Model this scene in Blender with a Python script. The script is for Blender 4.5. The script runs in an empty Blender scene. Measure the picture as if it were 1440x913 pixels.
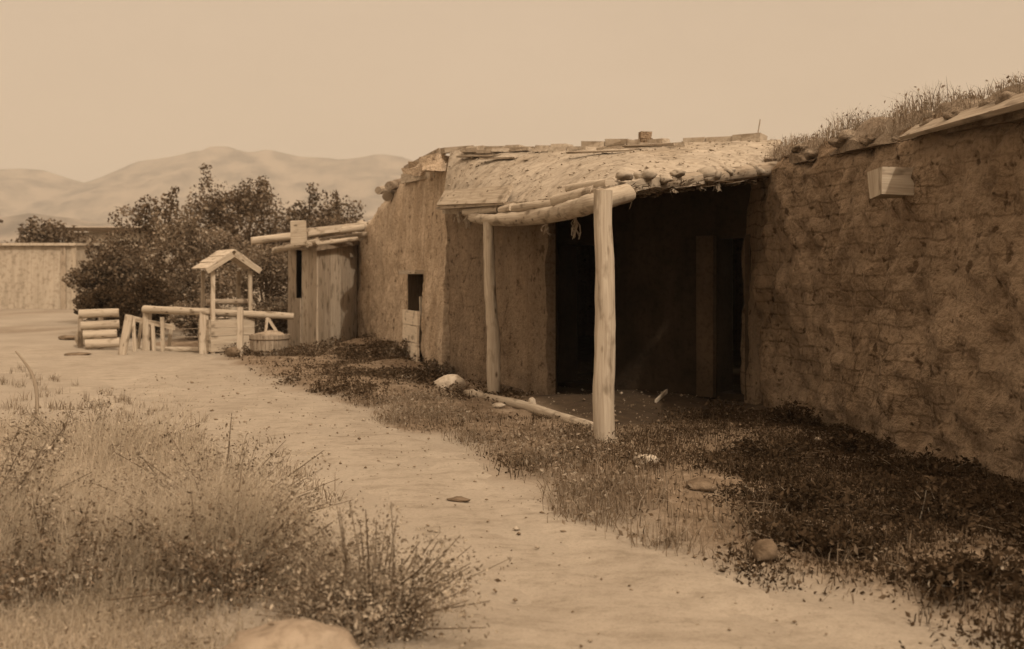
import bpy, math, random
import numpy as np
from mathutils import Vector

random.seed(11)
RNG = np.random.default_rng(7)
SC = bpy.context.scene
COL = SC.collection
EYE, F, CU, HV = 1.6, 1600.0, 720.0, 390.0      # eye height (m), focal length, principal column, horizon row

def at(u, v, d):
    """point seen at photo pixel u,v at a depth of d metres"""
    return np.array([(u - CU) / F * d, d, EYE + (HV - v) / F * d])

# ------------------------------------------------------------------ noise
def _hash(ix, iy, iz):
    n = (ix * 374761393 + iy * 668265263 + iz * 2147483647 * 7 + 1274126177) & 0xFFFFFFFF
    n = ((n ^ (n >> 13)) * 1274126177) & 0xFFFFFFFF
    n = ((n ^ (n >> 16)) * 2246822519) & 0xFFFFFFFF
    return ((n ^ (n >> 15)) & 0xFFFFFF) / float(0xFFFFFF)

def vnoise(p):
    p = np.asarray(p, float)
    i = np.floor(p).astype(np.int64); f = p - i
    f = f * f * (3 - 2 * f)
    r = 0
    for dx in (0, 1):
        for dy in (0, 1):
            for dz in (0, 1):
                w = (f[..., 0] if dx else 1 - f[..., 0]) * (f[..., 1] if dy else 1 - f[..., 1]) * (f[..., 2] if dz else 1 - f[..., 2])
                r = r + w * _hash(i[..., 0] + dx, i[..., 1] + dy, i[..., 2] + dz)
    return r * 2 - 1

def fbm(p, scale=1.0, octv=4, gain=0.5):
    p = np.asarray(p, float) * scale
    a, s = 1.0, 0
    for k in range(octv):
        s = s + a * vnoise(p + 17.3 * k)
        p = p * 2.03; a *= gain
    return s

def sstep(a, b, x):
    t = np.clip((x - a) / (b - a), 0, 1)
    return t * t * (3 - 2 * t)

# ------------------------------------------------------------------ materials
def sep(v, warm=None):
    """warm earth colour of value v (darker = browner)"""
    if warm is None:
        warm = float(np.clip((0.42 - v) / 0.36, 0, 1))
    g = 0.86 - 0.19 * warm
    b = 0.68 - 0.28 * warm
    return (v, v * g, v * b, 1)

def new_mat(name):
    m = bpy.data.materials.new(name); m.use_nodes = True
    nt = m.node_tree; nt.nodes.clear()
    out = nt.nodes.new('ShaderNodeOutputMaterial')
    return m, nt, out

def ramp(nt, fac, stops):
    r = nt.nodes.new('ShaderNodeValToRGB')
    el = r.color_ramp.elements
    while len(el) < len(stops): el.new(0.5)
    for e, (p, c) in zip(el, stops):
        e.position = p; e.color = c
    nt.links.new(fac, r.inputs['Fac'])
    return r.outputs['Color']

def noise(nt, vec, scale, detail=4, rough=0.55, dist=0.0):
    n = nt.nodes.new('ShaderNodeTexNoise')
    n.inputs['Scale'].default_value = scale; n.inputs['Detail'].default_value = detail
    n.inputs['Roughness'].default_value = rough; n.inputs['Distortion'].default_value = dist
    if vec is not None: nt.links.new(vec, n.inputs['Vector'])
    return n.outputs['Fac']

def mapping(nt, src, scale):
    mp = nt.nodes.new('ShaderNodeMapping'); mp.inputs['Scale'].default_value = scale
    nt.links.new(src, mp.inputs['Vector']); return mp.outputs['Vector']

def coords(nt, kind='Object'):
    return nt.nodes.new('ShaderNodeTexCoord').outputs[kind]

def mix(nt, fac, a, b, mode='MIX'):
    m = nt.nodes.new('ShaderNodeMix'); m.data_type = 'RGBA'; m.blend_type = mode
    if isinstance(fac, float): m.inputs[0].default_value = fac
    else: nt.links.new(fac, m.inputs[0])
    for s, x in ((6, a), (7, b)):
        if isinstance(x, tuple): m.inputs[s].default_value = x
        else: nt.links.new(x, m.inputs[s])
    return m.outputs[2]

def finish(nt, out, color, rough=0.95, bump=None, bstr=0.5, bdist=0.03):
    b = nt.nodes.new('ShaderNodeBsdfPrincipled')
    b.inputs['Roughness'].default_value = rough
    b.inputs['Specular IOR Level'].default_value = 0.15
    if isinstance(color, tuple): b.inputs['Base Color'].default_value = color
    else: nt.links.new(color, b.inputs['Base Color'])
    if bump is not None:
        bp = nt.nodes.new('ShaderNodeBump'); bp.inputs['Strength'].default_value = bstr
        bp.inputs['Distance'].default_value = bdist
        nt.links.new(bump, bp.inputs['Height']); nt.links.new(bp.outputs['Normal'], b.inputs['Normal'])
    nt.links.new(b.outputs[0], out.inputs['Surface'])

def earth_mat(name, v0, v1, s=1.4, fine=16, bstr=0.7, bdist=0.04, streak=0.0, pits=0.0, warm=None, course=0.75):
    m, nt, out = new_mat(name)
    o = coords(nt)
    n1 = noise(nt, o, s, 6, 0.62)
    n2 = noise(nt, o, fine, 5, 0.65)
    c = ramp(nt, n1, [(0.32, sep(v0, warm)), (0.68, sep(v1, warm))])
    c2 = ramp(nt, n2, [(0.3, (0.5, 0.47, 0.43, 1)), (0.52, (1, 1, 1, 1)), (0.75, (1.0, 1.0, 1.0, 1))])
    c = mix(nt, 0.8, c, c2, 'MULTIPLY')
    if streak:
        n3 = noise(nt, mapping(nt, o, (3.5, 3.5, 0.35)), 1.6, 4, 0.6)
        c3 = ramp(nt, n3, [(0.35, (0.62, 0.6, 0.57, 1)), (0.55, (1, 1, 1, 1))])
        c = mix(nt, streak, c, c3, 'MULTIPLY')
    h = n2
    if pits:
        vo = nt.nodes.new('ShaderNodeTexVoronoi'); vo.feature = 'DISTANCE_TO_EDGE'; vo.inputs['Scale'].default_value = 2.3
        wp = noise(nt, o, 3.0, 4, 0.6)
        ad = nt.nodes.new('ShaderNodeVectorMath'); ad.operation = 'ADD'
        nt.links.new(o, ad.inputs[0]); nt.links.new(mix(nt, 1.0, wp, (0.9, 0.7, 1.1, 1), 'MULTIPLY'), ad.inputs[1])
        nt.links.new(ad.outputs[0], vo.inputs['Vector'])
        msk = ramp(nt, noise(nt, o, 0.9, 3), [(0.5, (0, 0, 0, 1)), (0.6, (1, 1, 1, 1))])
        crk = ramp(nt, vo.outputs['Distance'], [(0.0, (0.45, 0.42, 0.38, 1)), (0.03, (1, 1, 1, 1))])
        c = mix(nt, mix(nt, 1.0, msk, (pits, pits, pits, 1), 'MULTIPLY'), c, mix(nt, 1.0, c, crk, 'MULTIPLY'))
        sx = nt.nodes.new('ShaderNodeSeparateXYZ'); nt.links.new(o, sx.inputs[0])
        cb = nt.nodes.new('ShaderNodeCombineXYZ'); nt.links.new(sx.outputs['Y'], cb.inputs['X']); nt.links.new(sx.outputs['Z'], cb.inputs['Y'])
        wv = mix(nt, 1.0, noise(nt, o, 2.2, 4, 0.6), (0.16, 0.16, 0.16, 1), 'MULTIPLY')
        a2 = nt.nodes.new('ShaderNodeVectorMath'); a2.operation = 'ADD'; nt.links.new(cb.outputs[0], a2.inputs[0]); nt.links.new(wv, a2.inputs[1])
        bk_ = nt.nodes.new('ShaderNodeTexBrick'); nt.links.new(a2.outputs[0], bk_.inputs['Vector'])
        bk_.inputs['Scale'].default_value = 1.0; bk_.inputs['Brick Width'].default_value = 0.46; bk_.inputs['Row Height'].default_value = 0.155
        bk_.inputs['Mortar Size'].default_value = 0.016; bk_.inputs['Mortar Smooth'].default_value = 0.8
        bk_.inputs['Color1'].default_value = (1, 1, 1, 1); bk_.inputs['Color2'].default_value = (0.8, 0.78, 0.75, 1); bk_.inputs['Mortar'].default_value = (0.45, 0.41, 0.36, 1)
        bm_ = ramp(nt, noise(nt, o, 1.1, 4, 0.6), [(0.40, (0, 0, 0, 1)), (0.56, (course, course, course, 1))])
        c = mix(nt, bm_, c, mix(nt, 1.0, c, bk_.outputs['Color'], 'MULTIPLY'))
        stn = noise(nt, mapping(nt, o, (0.9, 0.9, 0.25)), 1.1, 5, 0.65)
        c = mix(nt, 0.9, c, ramp(nt, stn, [(0.38, (0.8, 0.77, 0.73, 1)), (0.5, (1, 1, 1, 1))]), 'MULTIPLY')
        pt = noise(nt, o, 7.5, 3, 0.6)
        c = mix(nt, pits, c, mix(nt, 1.0, c, ramp(nt, pt, [(0.32, (0.36, 0.32, 0.28, 1)), (0.40, (1, 1, 1, 1)), (0.66, (1, 1, 1, 1)), (0.72, (1.25, 1.24, 1.22, 1))]), 'MULTIPLY'))
        mm = nt.nodes.new('ShaderNodeMath'); mm.operation = 'MULTIPLY_ADD'
        nt.links.new(pt, mm.inputs[0]); mm.inputs[1].default_value = 0.9; nt.links.new(n2, mm.inputs[2]); h = mm.outputs[0]
    finish(nt, out, c, 1.0, h, bstr, bdist)
    return m

def wood_mat(name, v0, v1, bstr=0.5):
    """weathered grain running along the V of the UV map (metres)"""
    m, nt, out = new_mat(name)
    uv = coords(nt, 'UV')
    g = noise(nt, mapping(nt, uv, (42, 1.8, 1)), 1.0, 5, 0.6, 0.4)
    k = noise(nt, mapping(nt, uv, (7, 3.0, 1)), 1.0, 3, 0.5)
    c = ramp(nt, g, [(0.3, sep(v0)), (0.62, sep(v1))])
    c2 = ramp(nt, k, [(0.30, (0.3, 0.26, 0.21, 1)), (0.45, (1, 1, 1, 1))])
    c = mix(nt, 0.8, c, c2, 'MULTIPLY')
    vk = nt.nodes.new('ShaderNodeTexVoronoi'); vk.inputs['Scale'].default_value = 1.0
    nt.links.new(mapping(nt, uv, (7.5, 3.2, 1)), vk.inputs['Vector'])
    c = mix(nt, 0.9, c, ramp(nt, vk.outputs['Distance'], [(0.06, (0.22, 0.17, 0.12, 1)), (0.17, (1, 1, 1, 1))]), 'MULTIPLY')
    oi = nt.nodes.new('ShaderNodeObjectInfo')
    c4 = ramp(nt, oi.outputs['Random'], [(0, (0.78, 0.77, 0.75, 1)), (1, (1, 1, 1, 1))])
    c = mix(nt, 1.0, c, c4, 'MULTIPLY')
    finish(nt, out, c, 0.9, g, bstr, 0.01)
    return m

def leaf_mat(name, v0, v1, v2=None, trans=0.25):
    m, nt, out = new_mat(name)
    g = nt.nodes.new('ShaderNodeNewGeometry')
    stops = [(0.0, sep(v0)), (0.75, sep(v1))] + ([(1.0, sep(v2))] if v2 else [])
    c = ramp(nt, g.outputs['Random Per Island'], stops)
    n = noise(nt, coords(nt), 0.9, 3)
    c = mix(nt, 0.7, c, ramp(nt, n, [(0.35, (0.6, 0.58, 0.54, 1)), (0.62, (1, 1, 1, 1))]), 'MULTIPLY')
    d = nt.nodes.new('ShaderNodeBsdfDiffuse'); t = nt.nodes.new('ShaderNodeBsdfTranslucent')
    nt.links.new(c, d.inputs['Color']); nt.links.new(c, t.inputs['Color'])
    mx = nt.nodes.new('ShaderNodeMixShader'); mx.inputs[0].default_value = trans
    nt.links.new(d.outputs[0], mx.inputs[1]); nt.links.new(t.outputs[0], mx.inputs[2])
    nt.links.new(mx.outputs[0], out.inputs['Surface'])
    return m

MAT = {}
MAT['adobe'] = earth_mat('adobe_mud', 0.48, 0.60, 1.3, 22, 0.9, 0.04, 0.5, 0.9, 0.34, 0.22)
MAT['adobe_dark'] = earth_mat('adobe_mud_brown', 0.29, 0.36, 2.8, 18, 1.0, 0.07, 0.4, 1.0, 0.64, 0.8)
MAT['adobe_shaded'] = earth_mat('adobe_mud_porch_shaded', 0.18, 0.27, 1.3, 22, 0.9, 0.04, 0.4, 0.9, 0.6, 0.12)  # shaded copy of the house adobe, porch shadow put into its colour
MAT['adobe_porch'] = earth_mat('adobe_recess_shade', 0.02, 0.045, 1.3, 13, 0.6, 0.03, 0.5)  # near-black adobe: shade of the porch recess put into the colour
MAT['plaster'] = earth_mat('old_plaster', 0.05, 0.09, 1.3, 20, 0.4, 0.02, 0.4)  # plaster tone lowered as well to carry the recess shade
MAT['roof_mud'] = earth_mat('dry_roof_mud', 0.31, 0.41, 2.6, 9, 0.5, 0.02, 0, 0.75, 0.05, 0.3)
MAT['sod'] = earth_mat('roof_sod', 0.16, 0.32, 4.2, 12, 1.0, 0.08)
MAT['brick'] = earth_mat('sun_dried_brick', 0.34, 0.45, 3, 14, 0.6, 0.03)
MAT['rock_dull'] = earth_mat('dusty_stone', 0.25, 0.34, 3, 11, 0.7, 0.03)
MAT['rock'] = earth_mat('pale_stone', 0.36, 0.5, 3, 11, 0.7, 0.03)
MAT['rock_dark'] = earth_mat('brown_stone', 0.1, 0.2, 3, 11, 0.7, 0.03)
MAT['wood'] = wood_mat('bleached_wood', 0.33, 0.5)
MAT['wood_mid'] = wood_mat('weathered_wood', 0.24, 0.38)
MAT['wood_dark'] = wood_mat('dark_wood', 0.06, 0.13)
MAT['white_board'] = wood_mat('pale_board', 0.34, 0.52, 0.4)
MAT['whitewash'] = earth_mat('old_whitewash', 0.38, 0.45, .5, 6, 0.3, 0.02, .5, 0, .05)
MAT['bleached'] = wood_mat('bleached_board', 0.6, 0.74, 0.3)
MAT['bark'] = wood_mat('bark', 0.06, 0.12)
MAT['leaf_tree'] = leaf_mat('tree_leaf', 0.06, 0.18, 0.36)
MAT['leaf_pale'] = leaf_mat('pale_leaf', 0.1, 0.27, 0.42)
MAT['leaf_weed'] = leaf_mat('weed_leaf', 0.07, 0.24, 0.42)
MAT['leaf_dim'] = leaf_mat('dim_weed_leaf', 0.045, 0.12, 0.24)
MAT['leaf_shade'] = leaf_mat('dark_weed_leaf', 0.035, 0.075, 0.13)  # dark weed tone, also standing in for house shadow and undergrowth shade
MAT['leaf_fore'] = leaf_mat('dry_weed_leaf', 0.12, 0.5, 0.68, 0.45)
MAT['straw'] = leaf_mat('dry_grass', 0.48, 0.6, 0.68, 0.45)
MAT['grass_mid'] = leaf_mat('brown_grass', 0.14, 0.3, 0.42, 0.35)
MAT['brush'] = leaf_mat('brush_twigs', 0.05, 0.14, 0.3, 0.0)
MAT['rag'] = leaf_mat('frayed_fibre', 0.3, 0.42, 0.5, 0.2)

# ------------------------------------------------------------------ mesh helpers
class MB:
    def __init__(s): s.v, s.f, s.uv, s.sm = [], [], [], []
    def face(s, idx, uvs=None, smooth=False):
        s.f.append(tuple(idx)); s.uv.append(uvs or [(0, 0)] * len(idx)); s.sm.append(smooth)
    def quad(s, a, b, c, d, uvs=None):
        n = len(s.v); s.v += [tuple(a), tuple(b), tuple(c), tuple(d)]
        s.face((n, n + 1, n + 2, n + 3), uvs)
    def box(s, c, ax, ay, az, jit=0.0):
        """oriented box: centre, three half-extent vectors; grain along az"""
        c, ax, ay, az = [np.asarray(q, float) for q in (c, ax, ay, az)]
        P = {}
        for i in (-1, 1):
            for j in (-1, 1):
                for k in (-1, 1):
                    P[i, j, k] = c + i * ax + j * ay + k * az + (RNG.normal(0, jit, 3) if jit else 0)
        L = np.linalg.norm
        o = random.random() * 9
        def fc(ks, w, h):
            s.quad(*[P[k] for k in ks], uvs=[(o, o), (o + w, o), (o + w, o + h), (o, o + h)])
        X, Y, Z = 2 * L(ax), 2 * L(ay), 2 * L(az)
        fc([(-1, -1, -1), (1, -1, -1), (1, -1, 1), (-1, -1, 1)], X, Z)
        fc([(1, 1, -1), (-1, 1, -1), (-1, 1, 1), (1, 1, 1)], X, Z)
        fc([(1, -1, -1), (1, 1, -1), (1, 1, 1), (1, -1, 1)], Y, Z)
        fc([(-1, 1, -1), (-1, -1, -1), (-1, -1, 1), (-1, 1, 1)], Y, Z)
        fc([(-1, -1, 1), (1, -1, 1), (1, 1, 1), (-1, 1, 1)], X, Y)
        fc([(-1, 1, -1), (1, 1, -1), (1, -1, -1), (-1, -1, -1)], X, Y)
    def plank(s, a, b, width, thick, wdir, jit=0.004):
        a, b = np.asarray(a, float), np.asarray(b, float)
        t = (b - a); L = np.linalg.norm(t); t = t / L
        w = np.asarray(wdir, float); w = w - t * (w @ t); w /= np.linalg.norm(w)
        n = np.cross(t, w)
        s.box((a + b) / 2, w * width / 2, n * thick / 2, t * L / 2, jit)
    def tube(s, pts, radii, seg=12, rough=0.0, caps=True, sub=None):
        pts = [np.asarray(p, float) for p in pts]
        radii = list(radii) if hasattr(radii, '__len__') else [radii] * len(pts)
        if sub:
            L = np.cumsum([0] + [np.linalg.norm(pts[i + 1] - pts[i]) for i in range(len(pts) - 1)])
            tt = np.linspace(0, L[-1], max(2, int(L[-1] / sub) + 1))
            arr = np.array(pts)
            P = np.stack([np.interp(tt, L, arr[:, k]) for k in range(3)], 1)
            if len(pts) > 2:
                for _ in range(6): P[1:-1] = (P[:-2] + 2 * P[1:-1] + P[2:]) / 4
            radii = np.interp(tt, L, radii); pts = list(P)
        base = len(s.v); o = random.random() * 20; along = 0
        up = None; ring_len = []
        for i, p in enumerate(pts):
            t = pts[min(i + 1, len(pts) - 1)] - pts[max(i - 1, 0)]
            t = t / (np.linalg.norm(t) + 1e-9)
            if up is None:
                up = np.array([0, 0, 1.0]) if abs(t[2]) < 0.9 else np.array([1.0, 0, 0])
            u = up - t * (up @ t); u /= np.linalg.norm(u); w = np.cross(t, u); up = u
            if i: along += np.linalg.norm(p - pts[i - 1])
            ring_len.append(along)
            for k in range(seg):
                a = 2 * math.pi * k / seg
                r = radii[i]
                q = p + (u * math.cos(a) + w * math.sin(a)) * r
                if rough:
                    r2 = 1 + rough * (float(vnoise(np.array([math.cos(a) * 1.3 + o, math.sin(a) * 1.3, along * 3.0]))) +
                                      0.6 * float(vnoise(np.array([math.cos(a) * 3 + o, math.sin(a) * 3, along * 9.0]))))
                    q = p + (u * math.cos(a) + w * math.sin(a)) * r * r2
                s.v.append(tuple(q))
        for i in range(len(pts) - 1):
            for k in range(seg):
                k2 = (k + 1) % seg
                a0, a1 = base + i * seg + k, base + i * seg + k2
                cu = 2 * math.pi * max(radii) / seg
                s.face((a0, a1, a1 + seg, a0 + seg),
                       [(o + k * cu, o + ring_len[i]), (o + (k + 1) * cu, o + ring_len[i]),
                        (o + (k + 1) * cu, o + ring_len[i + 1]), (o + k * cu, o + ring_len[i + 1])], True)
        if caps:
            for i, rev in ((0, True), (len(pts) - 1, False)):
                n = len(s.v)
                ring = [s.v[base + i * seg + k] for k in range(seg)]
                s.v += ring
                idx = list(range(n, n + seg))
                if rev: idx.reverse()
                s.face(idx, [(o + 0.05 * math.cos(6.283 * k / seg), o + 0.02 * math.sin(6.283 * k / seg)) for k in range(seg)])
    def shell(s, P, Q, keep=None, smooth=True):
        """closed slab between two vertex grids"""
        P, Q = np.asarray(P, float), np.asarray(Q, float)
        ni, nj = P.shape[:2]
        if keep is None: keep = np.ones((ni - 1, nj - 1), bool)
        b = len(s.v)
        s.v += [tuple(x) for x in P.reshape(-1, 3)] + [tuple(x) for x in Q.reshape(-1, 3)]
        off = ni * nj
        ID = lambda i, j: b + i * nj + j
        K = lambda i, j: 0 <= i < ni - 1 and 0 <= j < nj - 1 and keep[i, j]
        for i in range(ni - 1):
            for j in range(nj - 1):
                if not keep[i, j]: continue
                q = (ID(i, j), ID(i + 1, j), ID(i + 1, j + 1), ID(i, j + 1))
                s.face(q, None, smooth)
                s.face(tuple(off + x for x in reversed(q)), None, smooth)
                for (e0, e1, nb) in (((i, j), (i + 1, j), (i, j - 1)), ((i + 1, j), (i + 1, j + 1), (i + 1, j)),
                                     ((i + 1, j + 1), (i, j + 1), (i, j + 1)), ((i, j + 1), (i, j), (i - 1, j))):
                    if not K(*nb):
                        s.quad(Q[e0], Q[e1], P[e1], P[e0])
    def build(s, name, mat, parent=None, origin=None):
        me = bpy.data.meshes.new(name)
        o0 = np.array(parent.matrix_basis.translation) if parent is not None else (np.asarray(origin, float) if origin is not None else np.zeros(3))
        if parent is not None and parent.parent is not None:
            o0 = o0 + np.array(parent.parent.matrix_basis.translation)
        V = np.array(s.v) - o0
        me.from_pydata([tuple(x) for x in V], [], s.f)
        ul = me.uv_layers.new(name='UVMap')
        flat = [c for f in s.uv for uv in f for c in uv]
        ul.data.foreach_set('uv', flat)
        me.polygons.foreach_set('use_smooth', s.sm)
        me.materials.append(mat); me.update()
        ob = bpy.data.objects.new(name, me); COL.objects.link(ob)
        if parent is not None: ob.parent = parent
        elif origin is not None: ob.location = tuple(o0)
        return ob

def np_mesh(name, V, Fq, mat, parent=None, origin=(0, 0, 0), smooth=False):
    """fast mesh from vertex array and equal-sized face array"""
    o0 = np.array(origin, float)
    if parent is not None: o0 = np.array(parent.matrix_basis.translation)
    V = np.asarray(V, float).reshape(-1, 3) - o0
    Fq = np.asarray(Fq, np.int32); k = Fq.shape[1]
    me = bpy.data.meshes.new(name)
    me.vertices.add(len(V)); me.vertices.foreach_set('co', V.ravel())
    me.loops.add(Fq.size); me.loops.foreach_set('vertex_index', Fq.ravel())
    me.polygons.add(len(Fq)); me.polygons.foreach_set('loop_start', np.arange(0, Fq.size, k, dtype=np.int32))
    me.polygons.foreach_set('use_smooth', np.full(len(Fq), smooth))
    me.update(calc_edges=True); me.validate()
    me.materials.append(mat)
    ob = bpy.data.objects.new(name, me); COL.objects.link(ob)
    if parent is not None: ob.parent = parent
    else: ob.location = tuple(o0)
    return ob

def tag(o, label=None, cat=None, group=None, kind=None):
    if label: o['label'] = label
    if cat: o['category'] = cat
    if group: o['group'] = group
    if kind: o['kind'] = kind
    return o

def thing(name, label, cat, loc, group=None):
    o = bpy.data.objects.new(name, None); COL.objects.link(o)
    o.location = tuple(float(x) for x in loc); o.empty_display_size = 0.2
    return tag(o, label, cat, group)

def leaves(C, size, flat=0.0, aspect=2.0, jitter=0.35):
    """pointed leaf quads around centres C -> V,F"""
    n = len(C)
    d = RNG.normal(size=(n, 3)); d[:, 2] *= (1 - flat); d /= np.linalg.norm(d, axis=1)[:, None]
    r = RNG.normal(size=(n, 3)); w = np.cross(d, r); w /= np.linalg.norm(w, axis=1)[:, None]
    nn = np.cross(d, w)
    s = size * (1 + jitter * RNG.normal(size=n)).clip(0.4, 2)[:, None]
    a = C - d * s / 2; b = C + w * s / (2 * aspect) + nn * s * 0.08; c = C + d * s / 2; e = C - w * s / (2 * aspect) + nn * s * 0.08
    V = np.stack([a, b, c, e], 1).reshape(-1, 3)
    return V, np.arange(4 * n).reshape(-1, 4)

def blades(B, H, W, lean=0.35, wind=(0, 0)):
    """bent grass blades: base points, heights, widths -> V,F (two quads each)"""
    n = len(B)
    ang = RNG.uniform(0, 2 * np.pi, n); L = np.abs(RNG.normal(0, lean, n))
    dx = np.stack([np.cos(ang) * L + wind[0], np.sin(ang) * L + wind[1], np.zeros(n)], 1) * H[:, None]
    a2 = RNG.uniform(0, 2 * np.pi, n)
    w = np.stack([np.cos(a2), np.sin(a2), np.zeros(n)], 1) * (W / 2)[:, None]
    up = np.zeros((n, 3)); up[:, 2] = H
    m = B + up * 0.55 + dx * 0.35; t = B + up * (1 - 0.25 * np.minimum(L, 1.5))[:, None] + dx
    V = np.stack([B - w, B + w, m + w * 0.8, m - w * 0.8, t + w * 0.15, t - w * 0.15], 1).reshape(-1, 3)
    k = np.arange(n)[:, None] * 6
    Fq = np.concatenate([k + np.array([[0, 1, 2, 3]]), k + np.array([[3, 2, 4, 5]])], 0)
    return V, Fq

def join(*parts):
    Vs, Fs, off = [], [], 0
    for V, Fq in parts:
        Vs.append(V); Fs.append(Fq + off); off += len(V)
    return np.concatenate(Vs), np.concatenate(Fs)

# ------------------------------------------------------------------ terrain
RIGHT_EDGE = np.array([(-9.0, 27.5), (-6.3, 23.6), (-5.2, 20.5), (-3.6, 16.6), (-2.05, 14.3), (-1.25, 12.0), (-0.45, 10.6), (0.1, 8.8), (0.58, 7.1), (1.05, 6.1), (1.75, 5.4), (2.5, 4.6), (2.9, 2.5), (3, -4)])
LEFT_EDGE = np.array([(-16, 27.5), (-10.5, 22), (-8.0, 18.3), (-5.2, 14.4), (-3.0, 11.2), (-2.0, 8.9), (-1.45, 7.6), (-0.9, 6.5), (-0.3, 5.2), (-0.2, 4.4), (-0.1, 2.5), (0, -4)])
def edge_x(E, y):
    o = np.argsort(E[:, 1]); return np.interp(y, E[o, 1], E[o, 0])

def hgt(x, y):
    x, y = np.asarray(x, float), np.asarray(y, float)
    p = np.stack([x, y, np.zeros_like(x)], -1)
    near = np.exp(-((x / 60) ** 2 + (y / 80) ** 2))
    h = 0.05 * fbm(p, 0.35, 3) * near
    rx = edge_x(RIGHT_EDGE, y)
    verge = sstep(0.0, 0.7, x - rx)
    h = h + verge * 0.06 * (1 + fbm(p, 1.1, 3)) * near
    h = h + 0.30 * np.exp(-(((x + 3.0) / 0.75) ** 2 + ((y - 23.4) / 1.7) ** 2))           # mound below the far wall
    h = h + 0.10 * np.exp(-(((x + 2.1) / 0.6) ** 2 + ((y - 19.5) / 1.6) ** 2))
    h = h + 0.35 * sstep(26, 48, y) * sstep(-5, -14, x)                                     # yard rises to the left
    lx = edge_x(LEFT_EDGE, y)
    h = h + 0.08 * sstep(0.1, 1.0, lx - x) * (1 + fbm(p, 0.9, 3)) * near * (y < 20)
    h = h + 6.0 * sstep(150, 3000, y)
    return h

def gz(x, y): return float(hgt(np.array([x]), np.array([y]))[0])
def gp(u, v, dz=0.0):
    d = F * EYE / (v - HV)
    for _ in range(6):
        x = (u - CU) / F * d
        d = F * (EYE - gz(x, d)) / (v - HV)
    x = (u - CU) / F * d
    return np.array([x, d, gz(x, d) + dz])

def axis_steps(lo, hi, fine_lo, fine_hi, step, grow=1.13):
    a = list(np.arange(fine_lo, fine_hi, step)); s = step; x = a[-1]
    while x < hi: s *= grow; x += s; a.append(min(x, hi))
    s = step; x = a[0]; b = []
    while x > lo: s *= grow; x -= s; b.append(max(x, lo))
    return np.array(b[::-1] + a)

XS = axis_steps(-4800, 4800, -10, 6, 0.11); YS = axis_steps(-60, 4800, 3.5, 27, 0.13)
GX, GY = np.meshgrid(XS, YS, indexing='ij')
GZ = hgt(GX, GY)
nearm = (np.abs(GX) < 14) & (GY < 30)
GZ = GZ + np.where(nearm, 0.012 * fbm(np.stack([GX, GY, GX * 0], -1), 3.1, 3), 0)
ni, nj = GX.shape
idx = np.arange(ni * nj).reshape(ni, nj)
quads = np.stack([idx[:-1, :-1], idx[1:, :-1], idx[1:, 1:], idx[:-1, 1:]], -1).reshape(-1, 4)

m, nt, out = new_mat('ground_soil')
o = coords(nt)
att = nt.nodes.new('ShaderNodeAttribute'); att.attribute_name = 'verge'
n1 = noise(nt, o, 0.55, 6, 0.6); n2 = noise(nt, o, 6, 6, 0.7); n3 = noise(nt, o, 40, 3, 0.7)
pale = ramp(nt, n1, [(0.3, sep(0.255, .1)), (0.7, sep(0.33, .0))])
brown = ramp(nt, n2, [(0.3, sep(0.10)), (0.55, sep(0.19)), (0.75, sep(0.33))])
c = mix(nt, att.outputs['Fac'], pale, brown)
at2 = nt.nodes.new('ShaderNodeAttribute'); at2.attribute_name = 'floor'  # mask of the painted porch shade
c = mix(nt, at2.outputs['Fac'], c, ramp(nt, n2, [(0.3, sep(0.035)), (0.7, sep(0.075))]))  # soil darkened to paint in the shade under the porch roof
c = mix(nt, 0.6, c, ramp(nt, n3, [(0.3, (0.7, 0.69, 0.67, 1)), (0.55, (1, 1, 1, 1))]), 'MULTIPLY')
finish(nt, out, c, 1.0, n2, 0.5, 0.03); MAT['ground'] = m

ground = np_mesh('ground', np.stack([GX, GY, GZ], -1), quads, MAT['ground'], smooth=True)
tag(ground, kind='structure')
pp = np.stack([GX, GY, GX * 0], -1)
wob = 0.35 * fbm(pp, 0.9, 4)
vg = sstep(-0.1, 0.55, GX - edge_x(RIGHT_EDGE, GY) + wob) * (GY < 30)
vg = np.maximum(vg, 0.2 * sstep(0.2, 1.2, edge_x(LEFT_EDGE, GY) - GX + wob) * sstep(15, 10, GY))
vg = np.maximum(vg, 0.75 * sstep(27, 30, GY) * sstep(0.1, -0.4, wob) * (GY < 90))
vg = np.maximum(vg, 0.5 * sstep(60, 200, GY))
floor_shade = sstep(-.1, .35, (GX - np.interp(GY, [10.6, 15.5, 18], [1.05, -.15, -.9])) + .3 * wob) * sstep(18.2, 17.6, GY) * sstep(11.2, 12.2, GY - .9 * (GX - 1) + .6 * wob) * (GX < 4)  # where porch shade is painted onto the ground
a2 = ground.data.attributes.new('floor', 'FLOAT', 'POINT'); a2.data.foreach_set('value', floor_shade.ravel().astype(np.float32))
a = ground.data.attributes.new('verge', 'FLOAT', 'POINT'); a.data.foreach_set('value', vg.ravel().astype(np.float32))

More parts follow.
